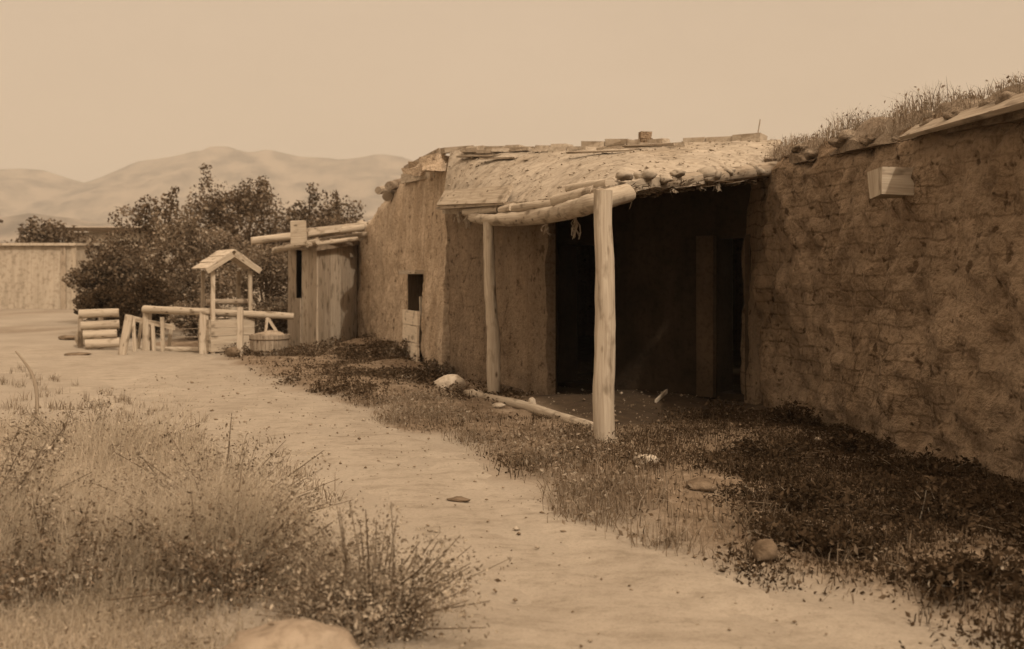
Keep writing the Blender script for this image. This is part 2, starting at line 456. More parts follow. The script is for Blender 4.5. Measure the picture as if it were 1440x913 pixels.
# the dirt track
ys = np.concatenate([np.arange(-4, 12, 0.1), np.arange(12, 27.5, 0.16)])
T = np.linspace(0, 1, 60)
lxs, rxs = edge_x(LEFT_EDGE, ys) - 0.15, edge_x(RIGHT_EDGE, ys) + 0.15
RX = lxs[:, None] + (rxs - lxs)[:, None] * T[None, :]
RY = np.repeat(ys[:, None], len(T), 1)
rp = np.stack([RX, RY, RX * 0], -1)
ed = np.minimum(RX - lxs[:, None], rxs[:, None] - RX)
RZ = hgt(RX, RY) + 0.016 + 0.012 * fbm(rp, 1.7, 4) - 0.045 * (1 - sstep(0.0, 0.45, ed + 0.22 * fbm(rp, 1.6, 4)))
for c0, dep in ((0.33, 0.03), (0.68, 0.025)):
    RZ = RZ - dep * np.exp(-((T[None, :] - c0 - 0.04 * fbm(np.stack([RY, RY * 0, RY * 0], -1), 0.2, 2)) / 0.07) ** 2) * (0.6 + 0.4 * fbm(rp, 0.7, 2))
RZ = RZ - 0.06 * sstep(26.3, 27.4, RY)
m, nt, out = new_mat('road_dust')
o = coords(nt)
n1 = noise(nt, mapping(nt, o, (1.2, 0.45, 1)), 0.9, 6, 0.6); n2 = noise(nt, o, 9, 6, 0.7); n3 = noise(nt, o, 60, 2, 0.7)
c = ramp(nt, n1, [(0.3, sep(0.27, .1)), (0.7, sep(0.345, .0))])
c = mix(nt, 0.7, c, ramp(nt, n2, [(0.28, (0.68, 0.66, 0.63, 1)), (0.5, (1, 1, 1, 1))]), 'MULTIPLY')
n4 = noise(nt, mapping(nt, o, (1.0, 2.2, 1)), 2.2, 6, 0.68)
c = mix(nt, 0.8, c, ramp(nt, n4, [(0.34, (0.74, 0.72, 0.69, 1)), (0.5, (1, 1, 1, 1)), (0.68, (1.1, 1.1, 1.1, 1))]), 'MULTIPLY')
c = mix(nt, 0.6, c, ramp(nt, n3, [(0.3, (0.7, 0.68, 0.65, 1)), (0.5, (1, 1, 1, 1))]), 'MULTIPLY')
finish(nt, out, c, 1.0, n2, 0.6, 0.03); MAT['road'] = m
k = np.arange(RX.size).reshape(RX.shape)
rq = np.stack([k[:-1, :-1], k[:-1, 1:], k[1:, 1:], k[1:, :-1]], -1).reshape(-1, 4)
tag(np_mesh('road', np.stack([RX, RY, RZ], -1), rq, MAT['road'], smooth=True), kind='structure')

# mountains: profile rows (u, v) at two distances
def ridge(name, prof, dist, depth, seed, mat):
    us = np.array([p[0] for p in prof], float); vs = np.array([p[1] for p in prof], float)
    X = np.linspace((us[0] - CU) / F * dist, (us[-1] - CU) / F * dist, 260)
    top = EYE + (HV - np.interp(X / dist * F + CU, us, vs)) / F * dist
    tt = np.linspace(-1, 1, 60)
    PX = np.repeat(X[:, None], 60, 1); PY = dist + tt[None, :] * depth + PX * 0
    sh = np.clip(1 - np.abs(tt), 0, 1)[None, :] ** 0.8
    q = np.stack([PX / dist * 9 + seed, PY / dist * 9, PX * 0], -1)
    rid = 1 - np.abs(fbm(q, 2.2, 5))
    PZ = top[:, None] * sh * (1 - 0.33 * (1 - sh) * (1.4 - rid) * 1.6) + top[:, None] * 0.022 * fbm(q, 5, 3)
    PZ = np.where(np.abs(tt)[None, :] > 0.97, 0, PZ)
    kk = np.arange(PX.size).reshape(PX.shape)
    qd = np.stack([kk[:-1, :-1], kk[1:, :-1], kk[1:, 1:], kk[:-1, 1:]], -1).reshape(-1, 4)
    tag(np_mesh(name, np.stack([PX, PY, PZ], -1), qd, mat, smooth=True), kind='structure')
m, nt, out = new_mat('mountain_scrub')
o = coords(nt)
n1 = noise(nt, o, 0.012, 6, 0.65)
finish(nt, out, ramp(nt, n1, [(0.38, sep(0.06)), (0.6, sep(0.26))]), 1.0); MAT['mtn'] = m
ridge('mountains', [(-900, 250), (-500, 225), (-250, 250), (-80, 240), (0, 236), (60, 238), (118, 254), (190, 228), (250, 216), (300, 205), (352, 209), (420, 217), (470, 222), (540, 217), (580, 221), (650, 235), (800, 250), (1000, 240), (1300, 255), (1900, 250), (2400, 270)], 3300, 900, 3.1, MAT['mtn'])
ridge('foothills', [(-900, 345), (-400, 330), (-100, 320), (40, 300), (130, 310), (230, 318), (340, 322), (460, 308), (560, 300), (700, 320), (1000, 330), (1500, 325), (2400, 345)], 1900, 500, 8.7, MAT['mtn'])

# ------------------------------------------------------------------ adobe walls
def ray_hit(u, a, b):
    """parameter along plan segment a->b where photo column u crosses it"""
    k = (u - CU) / F
    a, b = np.asarray(a[:2], float), np.asarray(b[:2], float); d = b - a
    return (k * a[1] - a[0]) / (d[0] - k * d[1])

def adobe_wall(name, pts, thick, mat, parent, openings=(), res=0.09, amp=0.05, side=1, batter=0.07, base=-0.25, topn=0.05, seed=0.0):
    """pts: (x, y, ztop) polyline; outward is to the left of travel when side=1"""
    P = np.array(pts, float)
    seg = np.linalg.norm(np.diff(P[:, :2], axis=0), axis=1); S = np.concatenate([[0], np.cumsum(seg)])
    ss = set(np.round(np.linspace(0, S[-1], max(2, int(S[-1] / res))), 4)) | set(np.round(S, 4))
    for (s0, s1, z0, z1) in openings: ss |= {round(s0, 4), round(s1, 4)}
    ss = np.array(sorted(ss)); ss = ss[np.concatenate([[True], np.diff(ss) > 0.012])]
    zlow = P[:, 2].min() - 0.35
    zz = set(np.round(np.linspace(base, zlow, max(2, int((zlow - base) / res))), 4))
    for (s0, s1, z0, z1) in openings: zz |= {round(z0, 4), round(z1, 4)}
    zz = np.array(sorted(z for z in zz if z <= zlow + 1e-6))
    nt_ = max(4, int(0.6 / res))
    x, y, top = [np.interp(ss, S, P[:, k]) for k in range(3)]
    tn = np.zeros((len(ss), 2))
    for i, s_ in enumerate(ss):
        k = min(max(np.searchsorted(S, s_, side='right') - 1, 0), len(seg) - 1)
        t = (P[k + 1, :2] - P[k, :2]) / seg[k]
        if 0 < k and abs(s_ - S[k]) < 1e-3:
            t0 = (P[k, :2] - P[k - 1, :2]) / seg[k - 1]; t = t + t0; t /= np.linalg.norm(t)
        tn[i] = t
    n = np.stack([-tn[:, 1], tn[:, 0]], 1) * side
    q = np.stack([x + seed, y, x * 0], -1)
    top = top + topn * fbm(q, 1.6, 4)
    Z = np.concatenate([np.repeat(zz[None, :], len(ss), 0), zlow + (top - zlow)[:, None] * (np.arange(1, nt_ + 1) / nt_)[None, :]], 1)
    nz = Z.shape[1]
    X = np.repeat(x[:, None], nz, 1); Y = np.repeat(y[:, None], nz, 1)
    q = np.stack([X + seed, Y, Z], -1)
    disp = amp * (fbm(q, 0.8, 2) + 0.7 * fbm(q, 2.6, 4, 0.62) + 0.4 * fbm(q, 8, 2) - 0.5 * np.clip(fbm(q + 40, 1.7, 3) - 0.25, 0, 1)) + batter * (1 - Z / 3.0)
    edge = sstep(0.0, 0.22, top[:, None] - Z)
    disp = disp - 0.12 * (1 - edge)
    A = np.stack([X + n[:, :1] * disp, Y + n[:, 1:] * disp, Z], -1)
    B = np.stack([X - n[:, :1] * thick, Y - n[:, 1:] * thick, Z], -1)
    keep = np.ones((len(ss) - 1, nz - 1), bool)
    sm_ = (ss[:-1] + ss[1:]) / 2
    for (s0, s1, z0, z1) in openings:
        zm = (Z[0, :-1] + Z[0, 1:]) / 2
        keep &= ~(((sm_ > s0) & (sm_ < s1))[:, None] & ((zm > z0) & (zm < z1))[None, :])
    mb = MB()
    if side > 0: A, B, keep = A[::-1], B[::-1], keep[::-1]
    mb.shell(A, B, keep)
    return mb.build(name, mat, parent)

C = (-3.60, 26.0, 2.62); B = (-2.57, 23.5, 3.40); A = (-1.05, 18.3, 3.56); D = (0.47, 15.06, 2.70)
UA = np.array([-1.00, 18.40, 3.63]); UB = np.array([3.45, 14.6, 3.36])
NC = (3.07, 13.8)

house = thing('adobe_house', 'long brown adobe house with a boarded window, behind and left of the porch', 'house', (-1.0, 20, 0))
# window on the B-A stretch; travel A->B->C so that the road is on the left
lenAB = math.hypot(A[0] - B[0], A[1] - B[1])
w1 = ray_hit(577, A, B) * lenAB; w0 = ray_hit(599, A, B) * lenAB
adobe_wall('wall', [A, (-1.85, 21.0, 3.52), B, (-3.0, 24.7, 3.1), C, (-3.95, 28.5, 2.5)], 0.5, MAT['adobe'], house,
           [(w0, w1, 0.16, 1.66)], side=1, res=0.065, batter=0.04, amp=0.05)
# porch-side wall
adobe_wall('wall', [D, (-0.35, 16.7, 2.74), (A[0] + 0.05, A[1] - 0.03, 2.80)], 0.12, MAT['adobe_shaded'], house, side=1, seed=5, batter=0.03, amp=0.04)
# return and back wall of the porch, with two doorways
bw0, bw1 = (0.62, 16.35, 3.0), (3.05, 14.45, 3.0)
lb = math.hypot(bw1[0] - bw0[0], bw1[1] - bw0[1])
so = lambda u: ray_hit(u, bw0, bw1) * lb
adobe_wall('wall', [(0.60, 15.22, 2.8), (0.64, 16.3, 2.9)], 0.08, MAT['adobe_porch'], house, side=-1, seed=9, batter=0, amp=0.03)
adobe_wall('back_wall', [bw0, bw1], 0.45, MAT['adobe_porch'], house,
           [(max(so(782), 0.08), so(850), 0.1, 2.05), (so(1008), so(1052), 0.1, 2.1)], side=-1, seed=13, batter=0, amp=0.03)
bdir = np.array([bw1[0] - bw0[0], bw1[1] - bw0[1], 0]) / lb; bn = np.array([bdir[1], -bdir[0], 0])
def bpt(s, off, z): return np.array([bw0[0], bw0[1], 0]) + bdir * s + bn * off + np.array([0, 0, z])
fr = MB()
sj = so(996)
fr.plank(bpt(sj, 0.05, 0.05), bpt(sj, 0.05, 2.14), so(1008) - so(985), 0.1, bdir)
fr.plank(bpt(so(1056), 0.05, 0.05), bpt(so(1056), 0.05, 2.14), 0.07, 0.1, bdir)
dfr = fr.build('door_frame', MAT['plaster'], house)
dl = MB(); dl.plank(bpt(so(1043), -0.32, 0.05), bpt(so(1043), -0.32, 1.3), 0.16, 0.03, bdir)
dl.build('door', MAT['wood_dark'], house)
# unseen rear, floorless rooms kept dark
adobe_wall('rear_wall', [(3.0, 30.0, 3.1), (8.2, 17.5, 3.2)], 0.4, MAT['adobe'], house, side=1, res=0.5)
adobe_wall('rear_wall', [(-3.9, 28.4, 2.5), (3.0, 30.0, 3.1)], 0.4, MAT['adobe'], house, side=1, res=0.5)
def flat_roof(name, poly, thick, mat, parent):
    mb = MB(); n = len(poly)
    t = [np.array(p, float) for p in poly]; b = [p - np.array([0, 0, thick]) for p in t]
    mb.v += [tuple(p) for p in t + b]
    mb.face(range(n)); mb.face([n + i for i in reversed(range(n))])
    for i in range(n):
        j = (i + 1) % n; mb.face((i, n + i, n + j, j))
    return mb.build(name, mat, parent)
flat_roof('roof', [(-3.8, 28.3, 2.42), (-3.45, 26.0, 2.5), (-2.35, 23.5, 3.22), (-0.85, 18.7, 3.45), (-0.72, 18.6, 3.45), (3.45, 14.75, 3.22), (8.4, 17.3, 3.1), (3.1, 30.1, 3.0)][::-1], 0.16, MAT['roof_mud'], house)
# window: lintel, sill boards, dark cavity
tdir = np.array([B[0] - A[0], B[1] - A[1], 0]) / lenAB
wn = np.array([-abs(tdir[1]), tdir[0] * 1.0, 0]); wn = np.array([tdir[1], -tdir[0], 0]) * -1
if wn[0] > 0: wn = -wn
def wpt(s, off, z):
    return np.array([A[0], A[1], 0]) + tdir * s + wn * off + np.array([0, 0, z])
wk = MB(); wk.plank(wpt(w0 - 0.06, 0.04, 1.69), wpt(w1 + 0.06, 0.04, 1.69), 0.07, 0.34, (0, 0, 1))
win = wk.build('window', MAT['wood'], house)
win['label'] = 'narrow window with a pale lintel, its lower half boarded up'
zb = 0.1
for hgt_ in (0.34, 0.3, 0.27):
    pb = MB(); zc = zb + hgt_ / 2
    pb.plank(wpt(w0 + 0.03, 0.13 + random.uniform(-.012, .012), zc), wpt(w1 - 0.02, 0.13, zc + random.uniform(-.01, .01)), hgt_ - 0.015, 0.04, (0, 0, 1))
    pb.build('board', MAT['bleached'], win); zb += hgt_
jm = MB(); jm.plank(wpt(w1 - .03, -.2, .98), wpt(w1 - .03, -.2, 1.66), .5, .03, wn); jm.build('reveal_shade', MAT['wood_dark'], win)  # dark plank added to stand for shade in the deep reveal
sb = MB(); sb.plank(wpt(w0 + (w1 - w0) * 0.5, -0.05, 0.9), wpt(w0 + (w1 - w0) * 0.5, -0.05, 1.25), 0.05, 0.03, tdir)
sb.build('stick', MAT['white_board'], win)
bk = MB(); bk.plank(wpt(w0 - 0.1, -0.42, 0.9), wpt(w1 + 0.1, -0.42, 0.9), 1.7, 0.03, (0, 0, 1)); bk.build('cavity_shade', MAT['wood_dark'], win)  # dark sheet behind the opening, stands for the unlit cavity
# timbers along the wall top
def log_part(name, p, q, r0, r1, mat, parent, bend=0.0, rough=0.08, seg=12, sub=0.12):
    p, q = np.asarray(p, float), np.asarray(q, float)
    mid = (p + q) / 2 + np.array([0, 0, -bend])
    mb = MB(); mb.tube([p, mid, q], [r0, (r0 + r1) / 2, r1], seg, rough, True, sub)
    return mb.build(name, mat, parent)
log_part('roof_log', at(532, 268, 23.9), at(575, 262, 24.9), 0.085, 0.1, MAT['wood_mid'], house)
log_part('roof_log', at(545, 276, 23.0), at(568, 268, 24.2), 0.11, 0.11, MAT['wood_mid'], house)
log_part('roof_log', at(548, 262, 22.6), at(572, 255, 24.0), 0.1, 0.1, MAT['sod'], house)
mb = MB(); mb.plank(at(566, 252, 21.6), at(614, 241, 19.3), 0.18, 0.06, (0, 0, 1)); mb.build('roof_board', MAT['wood'], house)
mb = MB(); mb.plank(at(572, 238, 22.3), at(622, 213, 18.6), 0.10, 0.12, (0, 0, 1)); mb.build('roof_board', MAT['wood_mid'], house)
mb = MB(); mb.plank(at(622, 212, 18.4), at(664, 209, 18.7), 0.09, 0.14, (0, 0, 1)); mb.build('roof_board', MAT['wood_mid'], house)
for (u, v, d, r) in ((612, 226, 18.6, .12), (606, 236, 18.8, .1), (596, 232, 19.3, .1), (586, 240, 20, .1), (616, 236, 18.5, .09)):
    c_ = at(u, v, d); mb = MB(); mb.box(c_, (0.16, -0.1, 0), (0.1, 0.16, 0.02), (0, 0, r * 0.6), 0.02); mb.build('clod', MAT['adobe'], house)

# ------------------------------------------------------------------ porch
porch = thing('porch', 'sagging log porch with two peeled posts and a pale mud roof', 'porch', (0.6, 13.5, 0))
PN = gp(850, 621); PF = gp(696, 556)
def post_mesh(u0, v0, u1, v1, d0, d1, r0, r1, rough):
    a_, b_ = at(u0, v0, d0), at(u1, v1, d1); a_[2] = gz(a_[0], a_[1]) - 0.05
    pts = [a_ + (b_ - a_) * t + np.array([0.010 * math.sin(t * 9 + u0), 0, 0]) for t in np.linspace(0, 1, 9)]
    mb = MB(); mb.tube(pts, np.linspace(r0, r1, 9), 18, rough, True, 0.06); return mb
dn, df = PN[1], PF[1]
p1 = post_mesh(851, 621, 849, 268, dn, dn, 0.098, 0.084, 0.12).build('post', MAT['wood'], porch)
p1['label'] = 'nearer, thicker porch post'
p2 = post_mesh(696, 556, 686, 312, df, df, 0.092, 0.068, 0.16).build('post', MAT['wood'], porch)
p2['label'] = 'farther, thinner porch post'
# beam along the road (sagging), resting on the posts
mb = MB(); mb.tube([at(664, 306, 16.3), at(690, 310, df), at(735, 308, 14.1), at(785, 300, 12.8), at(840, 284, dn + .12), at(882, 272, 10.8)],
                   [0.065, 0.08, 0.092, 0.098, 0.092, 0.09], 16, 0.12, True, 0.12)
mb.build('beam', MAT['wood'], porch)
mb = MB(); mb.tube([at(838, 276, 10.95), at(905, 262, 11.7), at(990, 251, 12.6), at(1096, 236, 13.75)], [0.07, 0.075, 0.08, 0.09], 14, 0.07, True, 0.12)
mb.build('beam', MAT['wood_mid'], porch)
for (a_, b_, r_) in (((655, 299, 16.6), (704, 294, 15.2), .065), ((718, 294, 14.6), (784, 287, 12.9), .06), ((782, 283, 12.75), (840, 270, 11.35), .075),
                     ((800, 265, 12.4), (858, 258, 11.0), .05), ((706, 296, 14.9), (722, 292, 14.4), .06)):
    log_part('roof_log', at(*a_), at(*b_), r_, r_ * 1.05, MAT['wood'], porch)
# rafters under the roof
for k_ in range(9):
    t = 0.26 + 0.74 * (k_ + 0.5) / 9
    e = at(690, 300, 15.5) * (1 - t) + at(848, 263, 11.15) * t; e[2] += 0.1
    h_ = UA * (1 - t) + UB * t; h_[2] -= 0.24; e = e * .86 + h_ * .14; e[2] -= .1
    log_part('rafter', e, h_, 0.05, 0.05, MAT['wood_dark'], porch, sub=0.5, seg=8)
# mud roof: ruled between the eave and the upper edge
def poly_at(pts, t):
    pts = np.array(pts, float); L = np.concatenate([[0], np.cumsum(np.linalg.norm(np.diff(pts, axis=0), axis=1))]); L /= L[-1]
    return np.stack([np.interp(t, L, pts[:, k]) for k in range(3)], -1)
EAVE = [at(622, 290, 17.9), at(655, 290, 16.8), at(720, 284, 14.7), at(790, 276, 12.75), at(842, 262, 11.05), at(858, 258, 10.95), at(905, 254, 11.55), at(990, 244, 12.5), at(1060, 238, 13.35), at(1100, 228, 13.85)]
UP = [UA, UA * .6 + UB * .4, UA * .3 + UB * .7, UB]
tt = np.linspace(0, 1, 130); vv = np.linspace(0, 1, 50)
E_, U_ = poly_at(EAVE, tt), poly_at(UP, tt)
q = np.stack([tt * 30, tt * 0, tt * 0], -1)
G = E_[:, None, :] * (1 - vv)[None, :, None] + U_[:, None, :] * vv[None, :, None]
out_ = E_ - U_; out_[:, 2] = 0; out_ /= np.linalg.norm(out_, axis=1)[:, None]
rag = 0.09 * fbm(q, 1.0, 4) * sstep(0.6, 0.68, tt) + 0.025 * fbm(q, 2.0, 3)
G = G + out_[:, None, :] * rag[:, None, None] * ((1 - vv) ** 3)[None, :, None]
G[..., 2] += 0.03 * fbm(G, 1.3, 4) + 0.012 * fbm(G, 5, 3) + 0.06 * np.sin(vv * np.pi)[None, :]
G2 = G - np.array([0, 0, 0.11]) - np.stack([np.zeros(G.shape[:2])] * 2 + [0.02 * fbm(G, 4, 2)], -1)
mb = MB(); mb.shell(G[::-1], G2[::-1]); mb.build('roof', MAT['roof_mud'], porch)
# plank ends along the left eave, and gapped planks higher up
mb = MB(); mb.plank(at(618, 293, 17.75), at(716, 286, 14.75), 0.035, 0.12, (0, 0, 1)); mb.build('eave_board', MAT['wood_mid'], porch)
mb = MB(); mb.plank(at(621, 279, 17.62), at(716, 273, 14.75), 0.26, 0.035, (0.35, 0.3, 0.85)); mb.build('eave_board', MAT['white_board'], porch)
# course of sun-dried bricks along the upper edge
ud = (UB - UA); UL = np.linalg.norm(ud); ud /= UL
s_ = 0.1
un = np.cross(ud, (0, 0, 1)); un /= np.linalg.norm(un)
while s_ < UL - 0.25:
    w_ = random.uniform(0.26, 0.42)
    tall = 0.03 if s_ < 2.6 else 0.045
    if random.random() < 0.9:
        mb = MB(); mb.box(UA + ud * (s_ + w_ / 2) + un * random.uniform(-.02, .02) + np.array([0, 0, tall * 0.6 + random.uniform(-.012, .012)]), un * 0.1, np.cross(un, ud) * tall, ud * (w_ / 2 - 0.004), 0.008)
        mb.build('brick', MAT['brick'], porch)
    s_ += w_ + 0.006
for s0_, n_, dn_ in ((0.5, 4, .2), (3.3, 4, .62), (2.0, 3, .35)):
    for k_ in range(n_):
        tq = (s0_ + k_ * .36) / UL
        iv = 49 - int(49 * dn_ / 3.5); c_ = G[int(np.clip(tq * 129, 0, 129)), iv].copy()
        mb = MB(); mb.box(c_ + [0, 0, .005], un * 0.1, (0, 0, 0.03), ud * 0.174, 0.008); mb.build('brick', MAT['brick'], porch)
oct_ = np.array([(1, 0, 0), (0, 1, 0), (-1, 0, 0), (0, -1, 0), (0, 0, .6), (0, 0, -.6)], float)
ofc = np.array([(0, 1, 4), (1, 2, 4), (2, 3, 4), (3, 0, 4), (1, 0, 5), (2, 1, 5), (3, 2, 5), (0, 3, 5)])
n_ = 620
ri, rj = RNG.integers(2, 128, n_), RNG.integers(1, 49, n_)
rr_ = RNG.uniform(.006, .022, n_) * np.where(RNG.uniform(0, 1, n_) < .08, 2.0, 1)
GV = (G[ri, rj] + np.stack([RNG.normal(0, .04, n_), RNG.normal(0, .04, n_), np.full(n_, .004)], -1))[:, None, :] + (oct_[None] + RNG.normal(0, .22, (n_, 6, 3))) * rr_[:, None, None]
rd = np_mesh('roof_debris', GV, (ofc[None] + np.arange(n_)[:, None, None] * 6).reshape(-1, 3), MAT['roof_mud'], porch); rd['kind'] = 'stuff'
for (tq, jv, ln_) in ((.12, 40, .9), (.2, 36, .7), (.55, 33, 1.1), (.68, 38, .8)):
    c_ = G[int(tq * 129), jv] + [0, 0, .03]; mb = MB(); mb.plank(c_ - ud * ln_ / 2, c_ + ud * ln_ / 2, .09, .025, un, .006); mb.build('roof_board', MAT['wood_mid'], porch)
# ragged brush and clods over the right-hand beam
Vb, Fb = [], []
n_ = 1000
t = RNG.uniform(0.67, 0.985, n_)
bE = poly_at(EAVE, t); oE = np.stack([np.interp(t, tt, out_[:, k]) for k in range(3)], -1)
Bp = bE - oE * RNG.uniform(0.02, 0.4, n_)[:, None]; Bp[:, 2] += RNG.uniform(-0.15, -0.04, n_)
dirs = oE + RNG.normal(0, 0.5, (n_, 3)) * np.array([1, 1, 0.25]); dirs /= np.linalg.norm(dirs, axis=1)[:, None]
L_ = RNG.uniform(0.06, 0.24, n_)[:, None]
wv = np.cross(dirs, RNG.normal(size=(n_, 3))); wv /= np.linalg.norm(wv, axis=1)[:, None]; wv *= RNG.uniform(0.003, 0.009, n_)[:, None]
Vb = np.stack([Bp - wv, Bp + wv, Bp + dirs * L_ + wv * .6, Bp + dirs * L_ - wv * .6], 1).reshape(-1, 3)
br = np_mesh('brush_layer', Vb, np.arange(4 * n_).reshape(-1, 4), MAT['brush'], porch)
def lump(c, r, mat, name, parent=None, label=None, cat=None, squash=(1, 1, 0.7), seed=None, group=None, amp=0.28, sub=3):
    import bmesh
    bm = bmesh.new(); bmesh.ops.create_icosphere(bm, subdivisions=sub, radius=1.0)
    sd = random.random() * 50 if seed is None else seed
    V = np.array([v.co[:] for v in bm.verts]); nn = 1 + amp * fbm(V + sd, 1.1, 3) + 0.08 * fbm(V + sd, 4, 2)
    V = V * nn[:, None] * r * np.array(squash)
    Fq = np.array([[v.index for v in f.verts] for f in bm.faces]); bm.free()
    V = V + np.asarray(c, float)
    ob = np_mesh(name, V, Fq, mat, parent, origin=c, smooth=True)
    if label: tag(ob, label, cat, group)
    return ob
for (u, v, r_) in ((878, 247, .06), (908, 248, .08), (935, 251, .07), (998, 246, .11), (1060, 239, .09), (955, 243, .06), (1025, 240, .06)):
    i_ = np.argmin(np.abs(E_[:, 0] / E_[:, 1] * F + CU - u) + (tt < 0.5) * 999)
    c_ = at(u, v, E_[i_, 1] - 0.05)
    lump(c_, r_, MAT['roof_mud'], 'clod', porch, squash=(1.2, 1, 0.75), amp=0.45)
# frayed strips hanging from the eaves
def tatter(u, v, d, ln, parent, n_=14, spread=0.05):
    top = at(u, v, d); Vs = []
    for _ in range(n_):
        a_ = top + RNG.normal(0, spread * 0.12, 3); p = [a_]
        for k_ in range(3): p.append(p[-1] + np.array([RNG.normal(0, 0.02), RNG.normal(0, 0.02), -ln / 3 * RNG.uniform(0.6, 1.2)]))
        w_ = np.array([random.uniform(0.004, 0.01), random.uniform(-.004, .004), 0])
        for k_ in range(3): Vs += [p[k_] - w_, p[k_] + w_, p[k_ + 1] + w_ * .7, p[k_ + 1] - w_ * .7]
    np_mesh('hanging_strip', np.array(Vs), np.arange(len(Vs)).reshape(-1, 4), MAT['rag'], parent)
for (u, v, d, ln) in ((645, 298, 16.7, .18), (658, 303, 16.4, .2), (769, 316, 13.2, .14), (809, 306, 12.2, .22), (945, 262, 12.0, .07), (985, 256, 12.5, .09), (1010, 258, 12.75, .1), (932, 255, 11.9, .08)):
    tatter(u, v, d, ln, porch, 7 if ln < .15 else 10, .05)
# chimney stub and wire on the roof
ch = MB(); cp = at(907, 209, 15.9)
for k_ in range(4):
    ch.box(cp + np.array([random.uniform(-.01, .01), 0, -0.09 + k_ * 0.09]), (0.078, 0.01, 0), (-0.01, 0.08, 0), (0, 0, 0.044), 0.006)
ch.build('chimney', MAT['adobe_dark'], house)
wi = MB(); wi.tube([at(1063, 206, 15.4), at(1069, 168, 15.4)], 0.008, 6); wi.build('pole', MAT['wood_mid'], house)
# sill log along the porch front
sl = MB(); s0_, s1_, s2_ = gp(655, 554), gp(735, 574), gp(838, 608)
for p_ in (s0_, s1_, s2_): p_[2] += 0.035
sl.tube([s0_, s1_, s2_], [0.05, 0.06, 0.055], 12, 0.1, True, 0.12); sl.build('sill_log', MAT['wood'], porch)

# ------------------------------------------------------------------ near adobe building
near = thing('adobe_house', 'dark near adobe house with weeds on its sod roof, at the right', 'house', (3.8, 9, 0))
tops = [(3.07, 13.8, 3.06), (3.36, 11.8, 3.04), (3.58, 10.2, 3.0), (3.80, 8.5, 2.94), (4.05, 6.6, 3.05), (4.30, 4.5, 3.15), (4.5, 1.5, 3.2)]
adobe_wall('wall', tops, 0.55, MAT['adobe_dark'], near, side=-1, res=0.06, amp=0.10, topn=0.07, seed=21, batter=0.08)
adobe_wall('end_wall', [(3.0, 14.75, 3.0), (3.03, 13.86, 3.02)], 0.5, MAT['adobe_dark'], near, side=-1, res=0.09, amp=0.03, seed=30, batter=0.03)
adobe_wall('end_wall', [(9.6, 2.2, 3.2), (4.55, 1.5, 3.2)], 0.5, MAT['adobe_dark'], near, side=1, res=0.4, seed=31)
adobe_wall('rear_wall', [(8.3, 16.5, 3.1), (9.6, 2.2, 3.2)], 0.5, MAT['adobe_dark'], near, side=1, res=0.4, seed=32)
tl = np.array(tops); tl = np.concatenate([[(2.98, 14.9, 3.05)], tl])
sS = np.linspace(0, 1, 150)
Lp = poly_at(tl, sS)
inn = np.array([1.0, 0.16, 0]); jj = np.concatenate([np.linspace(0.0, 0.9, 24), np.linspace(1.3, 5.2, 6)])
Gs = Lp[:, None, :] + inn[None, None, :] * jj[None, :, None]
bul = -0.1 + 0.24 * sstep(-0.02, 0.25, jj) + 0.12 * sstep(0.3, 3, jj)
Gs[..., 2] += bul[None, :] + 0.07 * fbm(Gs, 2.0, 4)
Gs[..., :2] += (0.05 * fbm(Gs, 2.3, 3) * (jj < 0.4)[None, :])[..., None] * np.array([1, 0.2])
Gb = Gs.copy(); Gb[..., 2] = Lp[:, None, 2] - 0.16
mb = MB(); mb.shell(Gs, Gb); mb.build('roof', MAT['sod'], near)
# grass on the sod
n_ = 5200
t = RNG.uniform(0.02, 1, n_); base_ = poly_at(tl, t)
off = np.abs(RNG.normal(0.12, 0.28, n_)); Bg = base_ + inn * off[:, None]
Bg[:, 2] += -0.06 + 0.2 * sstep(0, .25, off)
clump = 0.35 + 0.65 * sstep(-0.3, 0.7, fbm(np.stack([t * 26, t * 0, t * 0], -1), 1, 3)) + 0.35 * np.exp(-((t - 0.47) / 0.05) ** 2)
H_ = 0.21 * clump * RNG.uniform(0.4, 1.3, n_)
g1 = blades(Bg, H_, np.full(n_, 0.006), 0.7)
Cl = Bg[:1800] + np.stack([RNG.normal(0, .05, 1800), RNG.normal(0, .05, 1800), H_[:1800] * RNG.uniform(.3, 1, 1800)], 1)
g2 = leaves(Cl, 0.03)
rg = np_mesh('roof_grass', *join(g1, g2), MAT['grass_mid'], near); rg['kind'] = 'stuff'
for k_ in range(16):
    i_ = int(8 + k_ * 5.2 + random.uniform(-2, 2)); c_ = Gs[i_, 1] + [random.uniform(-.04, .04), 0, random.uniform(.0, .05)]
    lump(c_, random.uniform(.05, .11), MAT['sod'], 'clod', near, squash=(1, 1.3, .6), amp=.45)
# weathered plank on the roof edge, squared timber end below it
mb = MB(); pa, pb_ = at(1262, 192, 10.15), at(1468, 128, 7.9); pa[0] += .1; pb_[0] += .1; pa[2] += .03
mb.plank(pa, pb_, 0.20, 0.04, (1.0, 0.1, 0.75)); ob = mb.build('roof_board', MAT['wood_mid'], near)
bx0 = at(1300, 258, 10.1)
adir = np.array([1.0, 0.14, 0]); adir /= np.linalg.norm(adir); bdir2 = np.array([-0.14, 1.0, 0]); bdir2 /= np.linalg.norm(bdir2)
mb = MB(); mb.box(bx0 - adir * 0.01, bdir2 * 0.13, (0, 0, 0.118), adir * 0.44, 0.014); mb.build('timber_end', MAT['wood'], near)

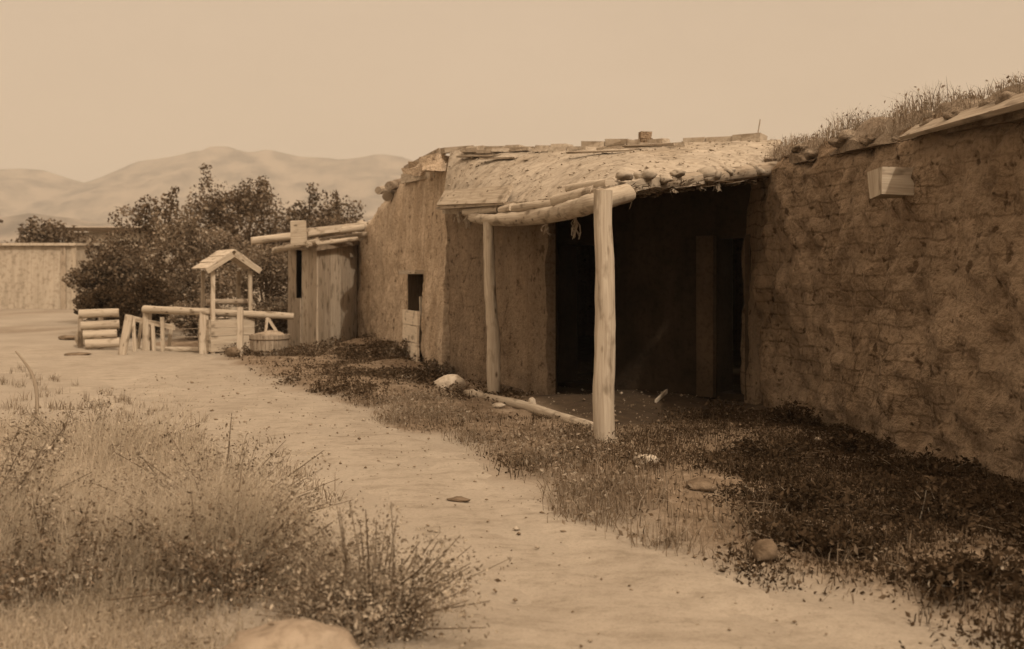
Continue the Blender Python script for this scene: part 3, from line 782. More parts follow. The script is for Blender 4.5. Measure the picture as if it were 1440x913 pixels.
# ------------------------------------------------------------------ plank shed
shed = thing('plank_shed', 'small shed of upright grey planks with poles across its roof', 'shed', at(450, 497, 24.6))
S0, S1, S2 = at(406, 490, 25.3), at(447, 497, 24.0), at(503, 488, 25.7)
S0[2], S1[2], S2[2] = gz(*S0[:2]) - .05, gz(*S1[:2]) - .05, gz(*S2[:2]) - .05
def plank_row(a_, b_, edges, tops_, mats, lows=None):
    d_ = b_ - a_; wdir = d_.copy(); wdir[2] = 0; wdir /= np.linalg.norm(wdir); nrm = np.array([wdir[1], -wdir[0], 0])
    for i_, ((e0, e1), tp) in enumerate(zip(edges, tops_)):
        c_ = a_ + d_ * (e0 + e1) / 2 + nrm * random.uniform(-.02, .02)
        lo = c_.copy(); hi = c_.copy(); hi[2] = tp
        if lows and lows[i_]: lo[2] = lows[i_]
        hi += wdir * random.uniform(-.012, .012)
        mb = MB(); mb.plank(lo, hi, np.linalg.norm(d_[:2]) * (e1 - e0), 0.03, wdir, 0.005); mb.build('plank', mats[i_], shed)
W_, Wm = MAT['white_board'], MAT['wood_mid']
plank_row(S0, S1, [(0, .26), (.27, .46), (.47, .72), (.73, 1.0)], [2.32, 1.15, 2.35, 2.36], [Wm, Wm, MAT['wood'], Wm])
plank_row(S1, S2, [(0, .15), (.16, .30), (.31, .55), (.57, .68), (.69, .98)], [2.38, 2.4, 2.42, 2.36, 2.45], [Wm, Wm, MAT['wood'], Wm, Wm])
mb = MB()
N_ = at(430, 470, 27.3); N2 = at(480, 470, 28.0)
for (a_, b_) in ((S0, N_), (N_, N2), (N2, S2)):
    a_, b_ = a_.copy(), b_.copy(); mid = (a_ + b_) / 2; mid[2] = 1.15
    h_ = (b_ - a_) / 2; h_[2] = 0; nr = np.array([h_[1], -h_[0], 0]); nr = nr / np.linalg.norm(nr) * 0.025
    mb.box(mid, h_, nr, (0, 0, 1.2))
mb.build('rear_wall', MAT['wood_dark'], shed)
flat_roof('roof', [at(404, 345, 25.0), at(446, 346, 23.75), at(506, 338, 25.5), at(482, 338, 28.0), at(428, 342, 27.4)], 0.1, MAT['sod'], shed)
log_part('roof_pole', at(353, 339, 24.2), at(512, 320, 25.0), 0.085, 0.075, MAT['wood'], shed)
log_part('roof_pole', at(386, 352, 24.9), at(447, 340, 23.7), 0.07, 0.06, MAT['wood'], shed)
log_part('roof_pole', at(432, 345, 23.7), at(502, 336, 25.0), 0.05, 0.05, MAT['wood'], shed)
log_part('roof_pole', at(398, 346, 24.6), at(516, 330, 25.2), 0.06, 0.06, MAT['wood_mid'], shed)
mb = MB(); mb.plank(at(409, 328, 23.6), at(431, 327, 23.55), 0.5, 0.05, (0, 0, 1)); mb.build('roof_board', W_, shed)
mb = MB(); mb.plank(at(432, 326, 24.0), at(503, 318, 25.2), 0.15, 0.05, (0, 0.2, 1)); mb.build('roof_board', MAT['wood'], shed)
for (u, v, r_) in ((510, 318, .16), (518, 326, .12), (505, 330, .13), (515, 338, .15), (523, 314, .1)):
    lump(at(u, v, 25.4), r_, MAT['brick'], 'roof_stone', shed)

# ------------------------------------------------------------------ well
wc = gp(318, 492); well = thing('well', 'small roofed well with four posts and a boxed curb behind the pole rail', 'well', wc)
fx = np.array([0.866, 0.5, 0]); fy = np.array([-0.5, 0.866, 0]); g0 = wc.copy()
def wl(x, y, z): return g0 + fx * x + fy * y + np.array([0, 0, z])
hw, hd = 0.40, 0.42
for sx in (-1, 1):
    for sy in (-1, 1):
        mb = MB(); mb.plank(wl(sx * hw, sy * hd, -0.05), wl(sx * hw * .97, sy * hd * .97, 1.68), 0.075, 0.075, fx, 0.004); mb.build('post', W_, well)
cur = MB()
for sy in (-1, 1):
    for k_ in range(4):
        cur.plank(wl(-hw - .06, sy * (hd + .06), 0.08 + k_ * .165), wl(hw + .06, sy * (hd + .06), 0.08 + k_ * .165), 0.16, 0.03, (0, 0, 1))
for sx in (-1, 1):
    for k_ in range(4):
        cur.plank(wl(sx * (hw + .06), -hd - .04, 0.08 + k_ * .165), wl(sx * (hw + .06), hd + .04, 0.08 + k_ * .165), 0.16, 0.03, (0, 0, 1))
cur.build('curb', W_, well)
rf = MB()
for sx in (-1, 1):
    for k_ in range(3):
        t0, t1 = k_ / 3, (k_ + 1) / 3 + 0.03
        pt = lambda t_, y_: wl(sx * (0.0 + 0.56 * t_), y_, 2.08 - 0.36 * t_ + 0.012 * (3 - k_))
        tm = (t0 + t1) / 2
        sl_ = pt(t1, 0) - pt(t0, 0)
        rf.plank(pt(tm, -0.6), pt(tm, 0.6), np.linalg.norm(sl_), 0.025, sl_)
rf.build('roof', W_, well)
bg = MB()
for sx in (-1, 1):
    bg.plank(wl(sx * .02, -0.58, 2.02), wl(sx * .57, -0.58, 1.66), 0.11, 0.03, (0, 0, 1))
bg.build('bargeboard', W_, well)
wd = MB(); wd.tube([wl(-hw - .02, 0, 1.02), wl(hw + .1, 0, 1.02)], 0.06, 10); wd.build('windlass', MAT['wood_mid'], well)
bu = MB(); bu.tube([wl(.15, 0, .64), wl(.15, 0, .90)], [.1, .125], 12); bu.build('bucket', W_, well)

# ------------------------------------------------------------------ pole rail in front of the well
rail = thing('pole_rail', 'long pole rail on thick posts crossing in front of the well', 'fence', gp(207, 496))
a_ = gp(207, 494); mb = MB(); mb.tube([a_ + [0, 0, -.1], at(207, 431, a_[1])], [.11, .095], 12, .08, True, .15); mb.build('post', W_, rail)
b_ = gp(288, 498); mb = MB(); mb.plank(b_ + [0, 0, -.1], at(288, 437, b_[1]), .19, .14, (1, 0, 0)); mb.build('post', MAT['wood'], rail)
c_ = gp(338, 497); mb = MB(); mb.plank(c_ + [0, 0, -.1], at(338, 432, c_[1]), .11, .1, (1, 0, 0)); mb.build('post', W_, rail)
mb = MB(); mb.tube([at(203, 435, a_[1] - .08), at(290, 439, b_[1] - .12), at(413, 445, 24.1)], [.085, .08, .07], 12, .06, True, .2); mb.build('rail', W_, rail)
for (z0_, z1_) in ((457, 462), (468, 474)):
    mb = MB(); mb.tube([at(212, z0_, a_[1]), at(250, z0_ + 6, (a_[1] + b_[1]) / 2), at(286, z1_, b_[1])], .008, 5); mb.build('wire', MAT['wood_mid'], rail)

gate = thing('broken_gate', 'small broken picket gate leaning beside the thick rail post', 'gate', gp(215, 497))
mb = MB(); mb.plank(at(186, 448, 24.9), at(245, 461, 24.2), .1, .05, (0, 0, 1)); mb.build('rail', W_, gate)
for (u0, v0, u1, v1) in ((190, 495, 187, 447), (193, 492, 199, 452), (229, 496, 228, 446), (236, 494, 242, 455), (217, 495, 215, 455)):
    g_ = gp(u0, v0); t_ = at(u1, v1, g_[1] - .02); mb = MB(); mb.plank(g_ + [0, 0, -.05], t_, .075, .04, (1, 0, 0)); mb.build('picket', W_, gate)
lp = gp(171, 499); mb = MB(); mb.tube([lp + [0, 0, -.1], at(182, 443, lp[1] + .1)], [.09, .085], 12, .1, True, .15)
tag(mb.build('leaning_post', W_, None, lp), 'stout pale post leaning right beside the log stack', 'post')
mb = MB(); mb.tube([gp(232, 495) + [0, 0, .05], gp(284, 495) + [0, 0, .05]], .06, 10, .08, True, .2)
tag(mb.build('fallen_pole', W_, None, gp(232, 495)), 'pale pole lying on the ground under the pole rail', 'pole')

# log stack
names = ['lowest log of the short stack left of the leaning post', 'second log up in the short stack left of the leaning post',
         'third log up in the short stack left of the leaning post', 'topmost log of the short stack left of the leaning post']
for i_, (v_, r_) in enumerate(((483, .115), (470, .11), (457, .1), (441, .1))):
    g_ = 25.3
    p_, q_ = at(120 - 3 * i_, v_ + 1, g_ - .1), at(166 + random.uniform(-2, 2), v_ - 1, g_ + .1)
    mb = MB(); mb.tube([p_, q_], [r_, r_ * .95], 12, .08, True, .15)
    tag(mb.build('log', MAT['wood'], None, p_), names[i_], 'log', 'logs of the short stack')
mb = MB(); p_ = at(142, 472, 25.7); mb.box(p_, (0.03, 0.02, 0), (0, .06, 0), (0, 0, .5)); mb.box(p_ + [-.5, .1, 0], (0.03, 0.02, 0), (0, .06, 0), (0, 0, .4))
tag(mb.build('stack_stake', MAT['wood_mid'], None, p_), 'upright stakes hidden behind the short log stack', 'stake')

def rock(u, v, wpx, mat, label, cat='rock', squash=(1, .8, .7), sink=0.25, name='rock', group=None, amp=.28):
    p = gp(u, v); r_ = wpx / 2 / F * p[1]
    c_ = p + np.array([0, 0, r_ * squash[2] * (1 - sink)])
    return lump(c_, r_, mat, name, None, label, cat, squash, group=group, amp=amp)
rock(122, 487, 30, MAT['rock'], 'pale rounded boulder at the left end of the short log stack', squash=(1, .8, 1.0))
rock(112, 501, 34, MAT['rock_dark'], 'flat dark stone in the yard in front of the log stack', squash=(1, .7, .18))
rock(96, 478, 26, MAT['rock_dark'], 'low brown stone left of the pale boulder by the log stack', squash=(1, .7, .3))
rock(329, 501, 21, MAT['rock_dark'], 'small rounded dark stone at the foot of the well', squash=(1, .9, .75))
rock(634, 553, 40, MAT['rock'], 'white pointed rock at the corner left of the far porch post', squash=(1, .8, .68))
rock(908, 655, 38, MAT['rock'], 'flat pale rock in the weeds right of the near porch post', squash=(1, .8, .5))
rock(668, 557, 22, MAT['rock'], 'small pale stone at the left end of the porch sill log', squash=(1.2, .8, .5))
rock(701, 574, 18, MAT['rock'], 'small white stone in the weeds below the porch sill log', squash=(1, .8, .5))
rock(748, 574, 12, MAT['rock'], 'small upright white stone on the porch sill log', squash=(.9, .7, 1.2), sink=0)
rock(826, 676, 12, MAT['rock'], 'tiny white stone at the road edge below the near porch post', squash=(1, .8, .8))
rock(818, 610, 22, MAT['rock_dark'], 'brown stone at the near end of the porch sill log', squash=(1, .8, .6))
rock(985, 690, 46, MAT['rock_dark'], 'low brown stone among the weeds between the near post and the dark house', squash=(1, .8, .4))
rock(1078, 790, 40, MAT['rock_dark'], 'upright brown stone in the weeds beside the near right road edge', squash=(.8, .7, 1.0))
rock(571, 532, 14, MAT['rock'], 'small pale stone in the weeds below the boarded window', squash=(1.3, .8, .4))
rock(646, 706, 30, MAT['rock_dark'], 'dark flat clod lying alone in the middle of the road', 'clod', squash=(1, .5, .26), sink=.1, name='clod')
rock(415, 940, 200, MAT['rock_dull'], 'big smooth pale boulder in the near weeds at the bottom edge', squash=(1.0, .8, .55), sink=.74, amp=.3)
rock(1150, 622, 8, MAT['rock'], 'tiny pale pebble in the weeds at the foot of the dark wall', squash=(1, .8, .7), sink=-.6)
mb = MB(); p_ = gp(922, 562); q_ = gp(937, 557); mb.plank(p_ + [0, 0, .03], q_ + [0, 0, .06], .045, .03, (0, 0, 1))
tag(mb.build('stick', W_, None, p_), 'short white stick on the porch floor by the doorway', 'stick')
bs = gp(52, 590); mb = MB(); mb.tube([bs, at(52, 545, bs[1]), at(44, 520, bs[1]), at(22, 494, bs[1])], [.022, .02, .017, .01], 8, .1, True, .05)
tag(mb.build('bare_stick', MAT['wood_mid'], None, bs), 'bare curved stick standing in the grass at the far left', 'stick')

# tub by the shed
tc = gp(379, 500); tub = thing('wash_tub', 'round brown tub heaped with pale rags beside the plank shed', 'tub', tc)
mb = MB(); n_ = 28
for k_ in range(n_):
    a0_, a1_ = 2 * math.pi * k_ / n_, 2 * math.pi * (k_ + 1) / n_ - .02
    pts_ = []
    for (rr, zz_) in ((.36, 0), (.40, .42)):
        for aa in (a0_, a1_): pts_.append(tc + np.array([rr * math.cos(aa), rr * math.sin(aa), zz_]))
    for (rr, zz_) in ((.33, .0), (.37, .42)):
        for aa in (a0_, a1_): pts_.append(tc + np.array([rr * math.cos(aa), rr * math.sin(aa), zz_]))
    uvq = lambda: [(k_ * .08, 0), (k_ * .08 + .08, 0), (k_ * .08 + .08, .42), (k_ * .08, .42)]
    mb.quad(pts_[0], pts_[1], pts_[3], pts_[2], uvq()); mb.quad(pts_[5], pts_[4], pts_[6], pts_[7], uvq()); mb.quad(pts_[2], pts_[3], pts_[7], pts_[6], uvq())
mb.build('tub_wall', MAT['wood_mid'], tub)
for zz_ in (.1, .33):
    hp = MB(); rr = .362 + .04 * zz_ / .42
    hp.tube([tc + np.array([rr * math.cos(a), rr * math.sin(a), zz_]) for a in np.linspace(0, 2 * math.pi, 30)], .012, 6, 0, False); hp.build('hoop', MAT['wood_dark'], tub)
lump(tc + [0, 0, .36], .31, MAT['rock_dull'], 'rag_heap', None, 'pale heap of rags filling the round tub', 'rags', (1, 1, .42), amp=.5)
for i_, (u0, v0, u1, v1, lb_) in enumerate(((372, 478, 376, 447, 'upright pale stick standing in the round tub'), (394, 474, 377, 448, 'slanting pale stick propped across the round tub'))):
    mb = MB(); mb.plank(at(u0, v0, tc[1] + .1), at(u1, v1, tc[1] + .15), .05, .03, (1, 0, 0)); tag(mb.build('stick', W_, None, at(u0, v0, tc[1] + .1)), lb_, 'stick')
rock(407, 492, 9, MAT['rock'], 'small white stone wedged between tub and plank shed', squash=(.7, .6, 1.6), sink=0)

# ------------------------------------------------------------------ buildings far left
def far_box(th, u0, u1, d, zt, depth, name='wall', mat=None, boards=0.22):
    x0, x1 = (u0 - CU) / F * d, (u1 - CU) / F * d; g_ = gz(x1, d) - .1
    mb = MB(); x = x0
    while x < x1 - .02:
        w_ = min(boards * random.uniform(.8, 1.2), x1 - x)
        mb.box(((x + x + w_) / 2, d + random.uniform(-.012, .012), (g_ + zt) / 2), (w_ / 2 - .001, 0, 0), (0, .02, 0), (0, 0, (zt - g_) / 2), .004); x += w_
    y = d + .04
    while y < d + depth:
        w_ = boards
        mb.box((x1 - .02, y + w_ / 2, (g_ + zt) / 2), (.02, 0, 0), (0, w_ / 2 - .006, 0), (0, 0, (zt - g_) / 2), .004)
        mb.box((x0 + .02, y + w_ / 2, (g_ + zt) / 2), (.02, 0, 0), (0, w_ / 2 - .006, 0), (0, 0, (zt - g_) / 2), .004); y += w_
    mb.box(((x0 + x1) / 2, d + depth, (g_ + zt) / 2), ((x1 - x0) / 2, 0, 0), (0, .02, 0), (0, 0, (zt - g_) / 2))
    return mb.build(name, mat or MAT['whitewash'], th), x0, x1, g_
bs_ = thing('board_shed', 'low whitewashed board shed at the left edge', 'shed', at(60, 437, 45))
_, x0, x1, g_ = far_box(bs_, -170, 105, 45, 2.9, 4.5)
mb = MB(); mb.box(((x0 + x1) / 2, 47.2, 2.96), ((x1 - x0) / 2 + .1, 0, 0), (0, 2.4, 0.06), (0, 0, .05)); mb.build('roof', MAT['white_board'], bs_)
mb = MB(); mb.box((x1 - .02, 44.95, (g_ + 2.9) / 2), (.09, 0, 0), (0, .03, 0), (0, 0, (2.9 - g_) / 2)); mb.build('corner_board', W_, bs_)
mb = MB(); mb.box((x1 - .42, 44.94, (g_ + 2.9) / 2), (.1, 0, 0), (0, .03, 0), (0, 0, (2.9 - g_) / 2)); mb.build('corner_board', MAT['wood_mid'], bs_)
brn = thing('barn', 'tall pale building whose dark eave tip shows above the board shed', 'barn', at(-90, 437, 53))
_, x0, x1, g_ = far_box(brn, -380, -100, 53, 4.55, 6)
mb = MB()
xm = (x0 + x1) / 2; hwid = (x1 - x0) / 2 + .55
for sx in (-1, 1):
    mb.box((xm + sx * hwid / 2, 56, 5.6), (hwid / 2, 0, -sx * 1.1), (0, 3.5, 0), (0.02, 0, .06))
mb.build('roof', MAT['wood_dark'], brn)
mb = MB(); n0 = len(mb.v)
mb.v += [(x0, 53.0, 4.5), (x1, 53.0, 4.5), (xm, 53.0, 6.6)]; mb.face((0, 1, 2)); mb.build('gable', W_, brn)
cab = thing('cabin', 'pale cabin with a dark eave half hidden by the far trees', 'cabin', at(160, 430, 62))
_, x0, x1, g_ = far_box(cab, 92, 206, 62, 4.05, 4, boards=.3)
mb = MB(); mb.box(((x0 + x1) / 2, 61.7, 4.2), ((x1 - x0) / 2 + .4, 0, 0), (0, .12, 0), (0, 0, .1)); mb.build('eave', MAT['wood_dark'], cab)
mb = MB(); mb.box(((x0 + x1) / 2, 63.2, 4.32), ((x1 - x0) / 2 + .4, 0, 0), (0, 1.6, .1), (0, -.02, .05)); mb.box(((x0 + x1) / 2, 66.1, 4.32), ((x1 - x0) / 2 + .4, 0, 0), (0, 1.6, -.1), (0, .02, .05)); mb.build('roof', MAT['rock'], cab)

# ------------------------------------------------------------------ trees
def tree(name, label, cat, u, vtop, d, wpx, mat, n=5200, leaf=0.10, low=0.12, spikes=0, group=None, lean=0.0, seed=0, clumps=46):
    x = (u - CU) / F * d; g_ = gz(x, d); H = EYE + (HV - vtop) / F * d - g_; R = wpx / 2 / F * d
    t_ = thing(name, label, cat, (x, d, g_), group)
    rs = np.random.default_rng(100 + seed)
    base = np.array([x, d, g_])
    # clump centres through the crown volume, denser towards the rim
    dirs = rs.normal(size=(clumps, 3)); dirs /= np.linalg.norm(dirs, axis=1)[:, None]
    rad = rs.uniform(0.35, 1.0, clumps) ** 0.6
    cz = H * (low + 1) / 2; hz = H * (1 - low) / 2
    cc = dirs * rad[:, None] * np.array([R, R * .8, hz]) * 0.86
    wz = 1 - 0.12 * sstep(0.3, 1.0, cc[:, 2] / hz); cc[:, :2] *= wz[:, None]
    cc = cc + base + np.array([0, 0, cz]); cc[:, 0] += lean * (cc[:, 2] - g_)
    for k_ in range(spikes):
        sp = base + np.array([rs.uniform(-.6, .6) * R, rs.uniform(-.4, .4) * R, H * rs.uniform(.72, .95)])
        for j_ in range(5): cc = np.concatenate([cc, [sp + np.array([lean + rs.normal(0, .05), 0, .16 * j_ * H / 5])]])
    cr = rs.uniform(.16, .36, len(cc)) * R
    if spikes: cr[clumps:] = .1 * R
    w_ = cr ** 2; w_ /= w_.sum()
    pick = rs.choice(len(cc), n, p=w_)
    dv = rs.normal(size=(n, 3)); dv /= np.linalg.norm(dv, axis=1)[:, None]
    Cn = cc[pick] + dv * (cr[pick] * rs.uniform(.3, 1.1, n) ** .6)[:, None] * np.array([1, 1, .8])
    Cn[:, 2] = np.maximum(Cn[:, 2], g_ + .03)
    np_mesh('crown', *leaves(Cn, leaf, 0.2, 1.7), mat, t_)
    mb = MB(); top = base + np.array([lean * H * .6, 0, H * .6])
    mb.tube([base - [0, 0, .1], base + [R * .08, 0, H * .3], top], [.05 * H ** .8, .035 * H ** .8, .012 * H], 8, .1, True, .4)
    for k_ in rs.choice(len(cc), min(16, len(cc)), replace=False):
        h_ = rs.uniform(.12, .5); s_ = base + np.array([lean * h_ * H * .6, 0, H * h_])
        mb.tube([s_, (s_ + cc[k_]) / 2 + [0, 0, .1 * R], cc[k_]], [.022 * H ** .7, .014 * H ** .7, .006 * H ** .7], 6)
    mb.build('trunk', MAT['bark'], t_)
    return t_
LT, LP = MAT['leaf_tree'], MAT['leaf_pale']
tree('shrub', 'distant dark shrub showing over the top of the board shed', 'shrub', 76, 305, 52, 140, LT, 7500, .14, .1, 2, seed=1)
tree('shrub', 'dark spreading shrub right beside the corner of the board shed', 'shrub', 152, 345, 36, 108, LT, 8000, .1, .03, 1, seed=2)
tree('tree', 'rounded tree with one leaning spike, left of the well roof', 'tree', 226, 272, 37, 140, LT, 9000, .1, .12, 2, lean=-.05, seed=3)
tree('shrub', 'broad leafy shrub directly behind the pole rail, left of the well', 'shrub', 272, 298, 32, 165, LP, 11000, .085, .1, 2, seed=4)
tree('tree', 'tallest dark tree with a ragged top, behind the well', 'tree', 345, 250, 44, 190, LT, 12000, .12, .12, 5, seed=5, clumps=70)
tree('tree', 'small dark tree showing above the shed roof board', 'tree', 432, 274, 46, 165, LT, 10000, .12, .1, 2, seed=6)
tree('tree', 'small dark tree between the shed roof and the house corner', 'tree', 486, 282, 50, 150, LT, 10000, .13, .1, 2, seed=7)
tree('shrub', 'pale leafed shrub between the well and the plank shed', 'shrub', 374, 335, 29.5, 140, LP, 11000, .075, .0, 1, seed=8)
tree('shrub', 'low dark shrub behind the broken gate', 'shrub', 205, 392, 30, 125, MAT['leaf_shade'], 8000, .075, .0, 0, seed=9)
tree('shrub', 'low pale shrub showing between rail and well curb', 'shrub', 275, 415, 28.5, 80, LP, 5000, .065, .0, 0, seed=10)
tree('shrub', 'low dark shrub right of the well under the pole rail', 'shrub', 385, 425, 28, 90, MAT['leaf_weed'], 5000, .065, .0, 0, seed=11)
tree('tree', 'grey tree far behind the cabin and the dark shrubs', 'tree', 160, 330, 48, 120, LP, 6500, .12, .1, 0, seed=12)
tree('shrub', 'very dark low shrub behind the log stack and leaning post', 'shrub', 148, 400, 31, 90, MAT['leaf_shade'], 7000, .075, .0, 0, seed=13)
# far belt of scrub on the valley floor
n_ = 26000
sx_ = RNG.uniform(-330, 260, n_); sy_ = RNG.uniform(95, 520, n_); ps = np.stack([sx_, sy_, sx_ * 0], -1)
k_ = fbm(ps, .03, 3) > 0.15; ps = ps[k_]; ps[:, 2] = hgt(ps[:, 0], ps[:, 1]) + RNG.uniform(0, 2.6, k_.sum())
tag(np_mesh('scrub', *leaves(ps, 1.1, .2, 1.4), LT), 'far belt of scrub on the valley floor', kind='stuff')

# ------------------------------------------------------------------ weeds and grass
def scatter(n, x0, x1, y0, y1, dens):
    x = RNG.uniform(x0, x1, n * 6); y = RNG.uniform(y0, y1, n * 6)
    keep = RNG.uniform(0, 1, n * 6) < dens(x, y); x, y = x[keep][:n], y[keep][:n]
    return x, y
# dark ground cover along the house
near_x = lambda y: np.interp(y, [1.5, 4.5, 6.6, 8.5, 10.2, 11.8, 13.8, 14.4], [4.5, 4.3, 4.05, 3.8, 3.58, 3.36, 3.07, 3.0])
def dens_far(x, y):
    wallx = np.interp(y, [15.0, 18.3, 23.5, 26], [0.3, -1.06, -2.57, -3.6])
    q = np.stack([x, y, x * 0], -1)
    e = x - edge_x(RIGHT_EDGE, y)
    return sstep(0.05, .6, e + .3 * fbm(q, .8, 3)) * (x < wallx - .03) * (0.06 + 1.0 * sstep(-.12, .28, fbm(q, .85, 4))) * (1 - .8 * np.exp(-(((x + 3) / .5) ** 2 + ((y - 23.2) / 1) ** 2)))
def ground_leaves(n, box, dens, hmax, size, mat, name, label, blades_n=0, bmat=None, clump_s=1.3):
    x, y = scatter(n, *box, dens); q = np.stack([x, y, x * 0], -1)
    hh = hmax * (.2 + .8 * sstep(-.4, .6, fbm(q + 3, clump_s, 3)))
    z = hgt(x, y) + hh * RNG.uniform(0.03, 1, len(x)) ** 1.3
    parts = [leaves(np.stack([x, y, z], -1), size, .35, 1.9)]
    if blades_n:
        bx_, by_ = scatter(blades_n, *box, dens); qq = np.stack([bx_, by_, bx_ * 0], -1)
        parts.append(blades(np.stack([bx_, by_, hgt(bx_, by_)], -1), hmax * 1.1 * RNG.uniform(.3, 1.2, len(bx_)) * (.3 + .7 * sstep(-.4, .6, fbm(qq + 3, clump_s, 3))), np.full(len(bx_), .007), .5))
    o_ = np_mesh(name, *join(*parts), mat); return tag(o_, label, kind='stuff')
ground_leaves(20000, (-6, .4, 13.8, 26), dens_far, .2, .045, MAT['leaf_dim'], 'weeds', 'dark low weeds along the foot of the far house wall', 3000)
def dens_near(x, y):
    q = np.stack([x, y, x * 0], -1)
    n_ = fbm(q + 9, .8, 4)
    x0_ = np.where(y < 6.8, 1.3 + .95 * sstep(6.1, 5.1, y), 1.5) + .15 * np.clip(y - 9, 0, 3)
    return sstep(-.25, .5, x - x0_ + .45 * n_) * (x < near_x(y) - .02) * sstep(13.7, 12.9, y + .4 * fbm(q, .9, 2)) * (.3 + .8 * sstep(-.45, .15, n_))
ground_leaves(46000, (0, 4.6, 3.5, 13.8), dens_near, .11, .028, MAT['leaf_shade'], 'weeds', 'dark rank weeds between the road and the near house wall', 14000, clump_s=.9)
def dens_mid(x, y):
    q = np.stack([x, y, x * 0], -1); e = x - edge_x(RIGHT_EDGE, y)
    return sstep(.0, .6, e + .35 * fbm(q, .9, 3)) * (x < near_x(y) - .02) * sstep(12.9, 11.9, y + .5 * fbm(q, .9, 2)) * (.1 + .9 * sstep(-.15, .35, fbm(q + 2, 1.3, 4)))
ground_leaves(9000, (-1.5, 3.4, 3.5, 13.2), dens_mid, .14, .03, MAT['leaf_dim'], 'weeds', 'brown ground weeds around the near porch post', 6000)
def dens_edge(x, y):
    q = np.stack([x, y, x * 0], -1); e = x - edge_x(RIGHT_EDGE, y)
    return sstep(-.1, .25, e + .2 * fbm(q, 1.2, 3)) * sstep(1.5, .7, e) * (.15 + .85 * sstep(-.2, .3, fbm(q + 4, 1.1, 3)))
x_, y_ = scatter(9000, -2.2, 2.6, 4.5, 14.5, dens_edge)
hb = RNG.uniform(.05, .2, len(x_)) * (.4 + .6 * sstep(-.3, .5, fbm(np.stack([x_, y_, x_ * 0], -1), 1.4, 2)))
V1 = blades(np.stack([x_, y_, hgt(x_, y_)], -1), hb, np.full(len(x_), .006), .6)
xl, yl = scatter(5000, -2.2, 2.6, 4.5, 14.5, dens_edge)
V2 = leaves(np.stack([xl, yl, hgt(xl, yl) + RNG.uniform(.01, .12, len(xl))], -1), .035, .3)
tag(np_mesh('verge_grass', *join(V1, V2), MAT['grass_mid']), 'short brown grass along the right edge of the road', kind='stuff')
# sparse tufts out on the road and yard
x_, y_ = scatter(260, -9, -1, 8, 24, lambda x, y: np.full_like(x, .5) * (x < edge_x(LEFT_EDGE, y) + .6))
P_ = np.repeat(np.stack([x_, y_, hgt(x_, y_)], -1), 14, 0); P_[:, :2] += RNG.normal(0, .04, (len(P_), 2))
tag(np_mesh('yard_grass', *blades(P_, RNG.uniform(.04, .16, len(P_)), np.full(len(P_), .007), .6), MAT['grass_mid']), 'sparse dry tufts in the yard', kind='stuff')

n_ = 4200
gx_ = RNG.uniform(-6, 3.2, n_); gy_ = RNG.uniform(4.3, 19, n_)
oct_ = np.array([(1, 0, 0), (0, 1, 0), (-1, 0, 0), (0, -1, 0), (0, 0, .7), (0, 0, -.7)], float)
ofc = np.array([(0, 1, 4), (1, 2, 4), (2, 3, 4), (3, 0, 4), (1, 0, 5), (2, 1, 5), (3, 2, 5), (0, 3, 5)])
gr = .004 + .010 * RNG.uniform(0, 1, n_) ** 2.5 + .02 * RNG.uniform(0, 1, n_) ** 14
GV = np.stack([gx_, gy_, hgt(gx_, gy_) + .018], -1)[:, None, :] + (oct_[None] + RNG.normal(0, .18, (n_, 6, 3))) * gr[:, None, None]
tag(np_mesh('gravel', GV, (ofc[None] + np.arange(n_)[:, None, None] * 6).reshape(-1, 3), leaf_mat('pebbles', .16, .3, .42, 0), smooth=True), 'small pebbles strewn over the road', kind='stuff')

# foreground: tall dry grass left of the road
def fore_h(x, y):
    e = edge_x(LEFT_EDGE, y) - x
    q = np.stack([x, y, x * 0], -1)
    return np.clip(.12 + .72 * sstep(.0, .9, e) * (.72 + .4 * fbm(q, .8, 3)), .05, .95) * (1 - .8 * sstep(5.8, 5.1, y)) * (1 - .75 * sstep(8.6, 10.5, y))
def dens_fore(x, y):
    q = np.stack([x, y, x * 0], -1); e = edge_x(LEFT_EDGE, y) - x
    bare = 1 - .97 * np.exp(-(((x + 1.0) / .28) ** 2 + ((y - 5.0) / .35) ** 2))
    return sstep(.05, .45, e + .25 * fbm(q, 1.1, 3)) * (.25 + .8 * sstep(-.35, .3, fbm(q + 5, 1.0, 3))) * bare * sstep(11.8, 8.5, y + .5 * fbm(q, .6, 2))
x_, y_ = scatter(60000, -5.5, .1, 4.1, 11.5, dens_fore)
Hb = fore_h(x_, y_) * RNG.uniform(.35, 1.12, len(x_))
tag(np_mesh('dry_grass', *blades(np.stack([x_, y_, hgt(x_, y_)], -1), Hb, RNG.uniform(.0025, .006, len(x_)), .6, (.12, .0)), MAT['straw']), 'tall dry grass filling the left foreground', kind='stuff')
# small weed leaves mixed through it
x_, y_ = scatter(46000, -5.5, .1, 4.1, 11.5, dens_fore)
z_ = hgt(x_, y_) + fore_h(x_, y_) * RNG.uniform(.02, 1.0, len(x_)) ** 1.2
tag(np_mesh('low_weeds', *leaves(np.stack([x_, y_, z_], -1), .019, .1, 2.6), MAT['leaf_fore']), 'fine leafy weeds mixed through the foreground grass', kind='stuff')

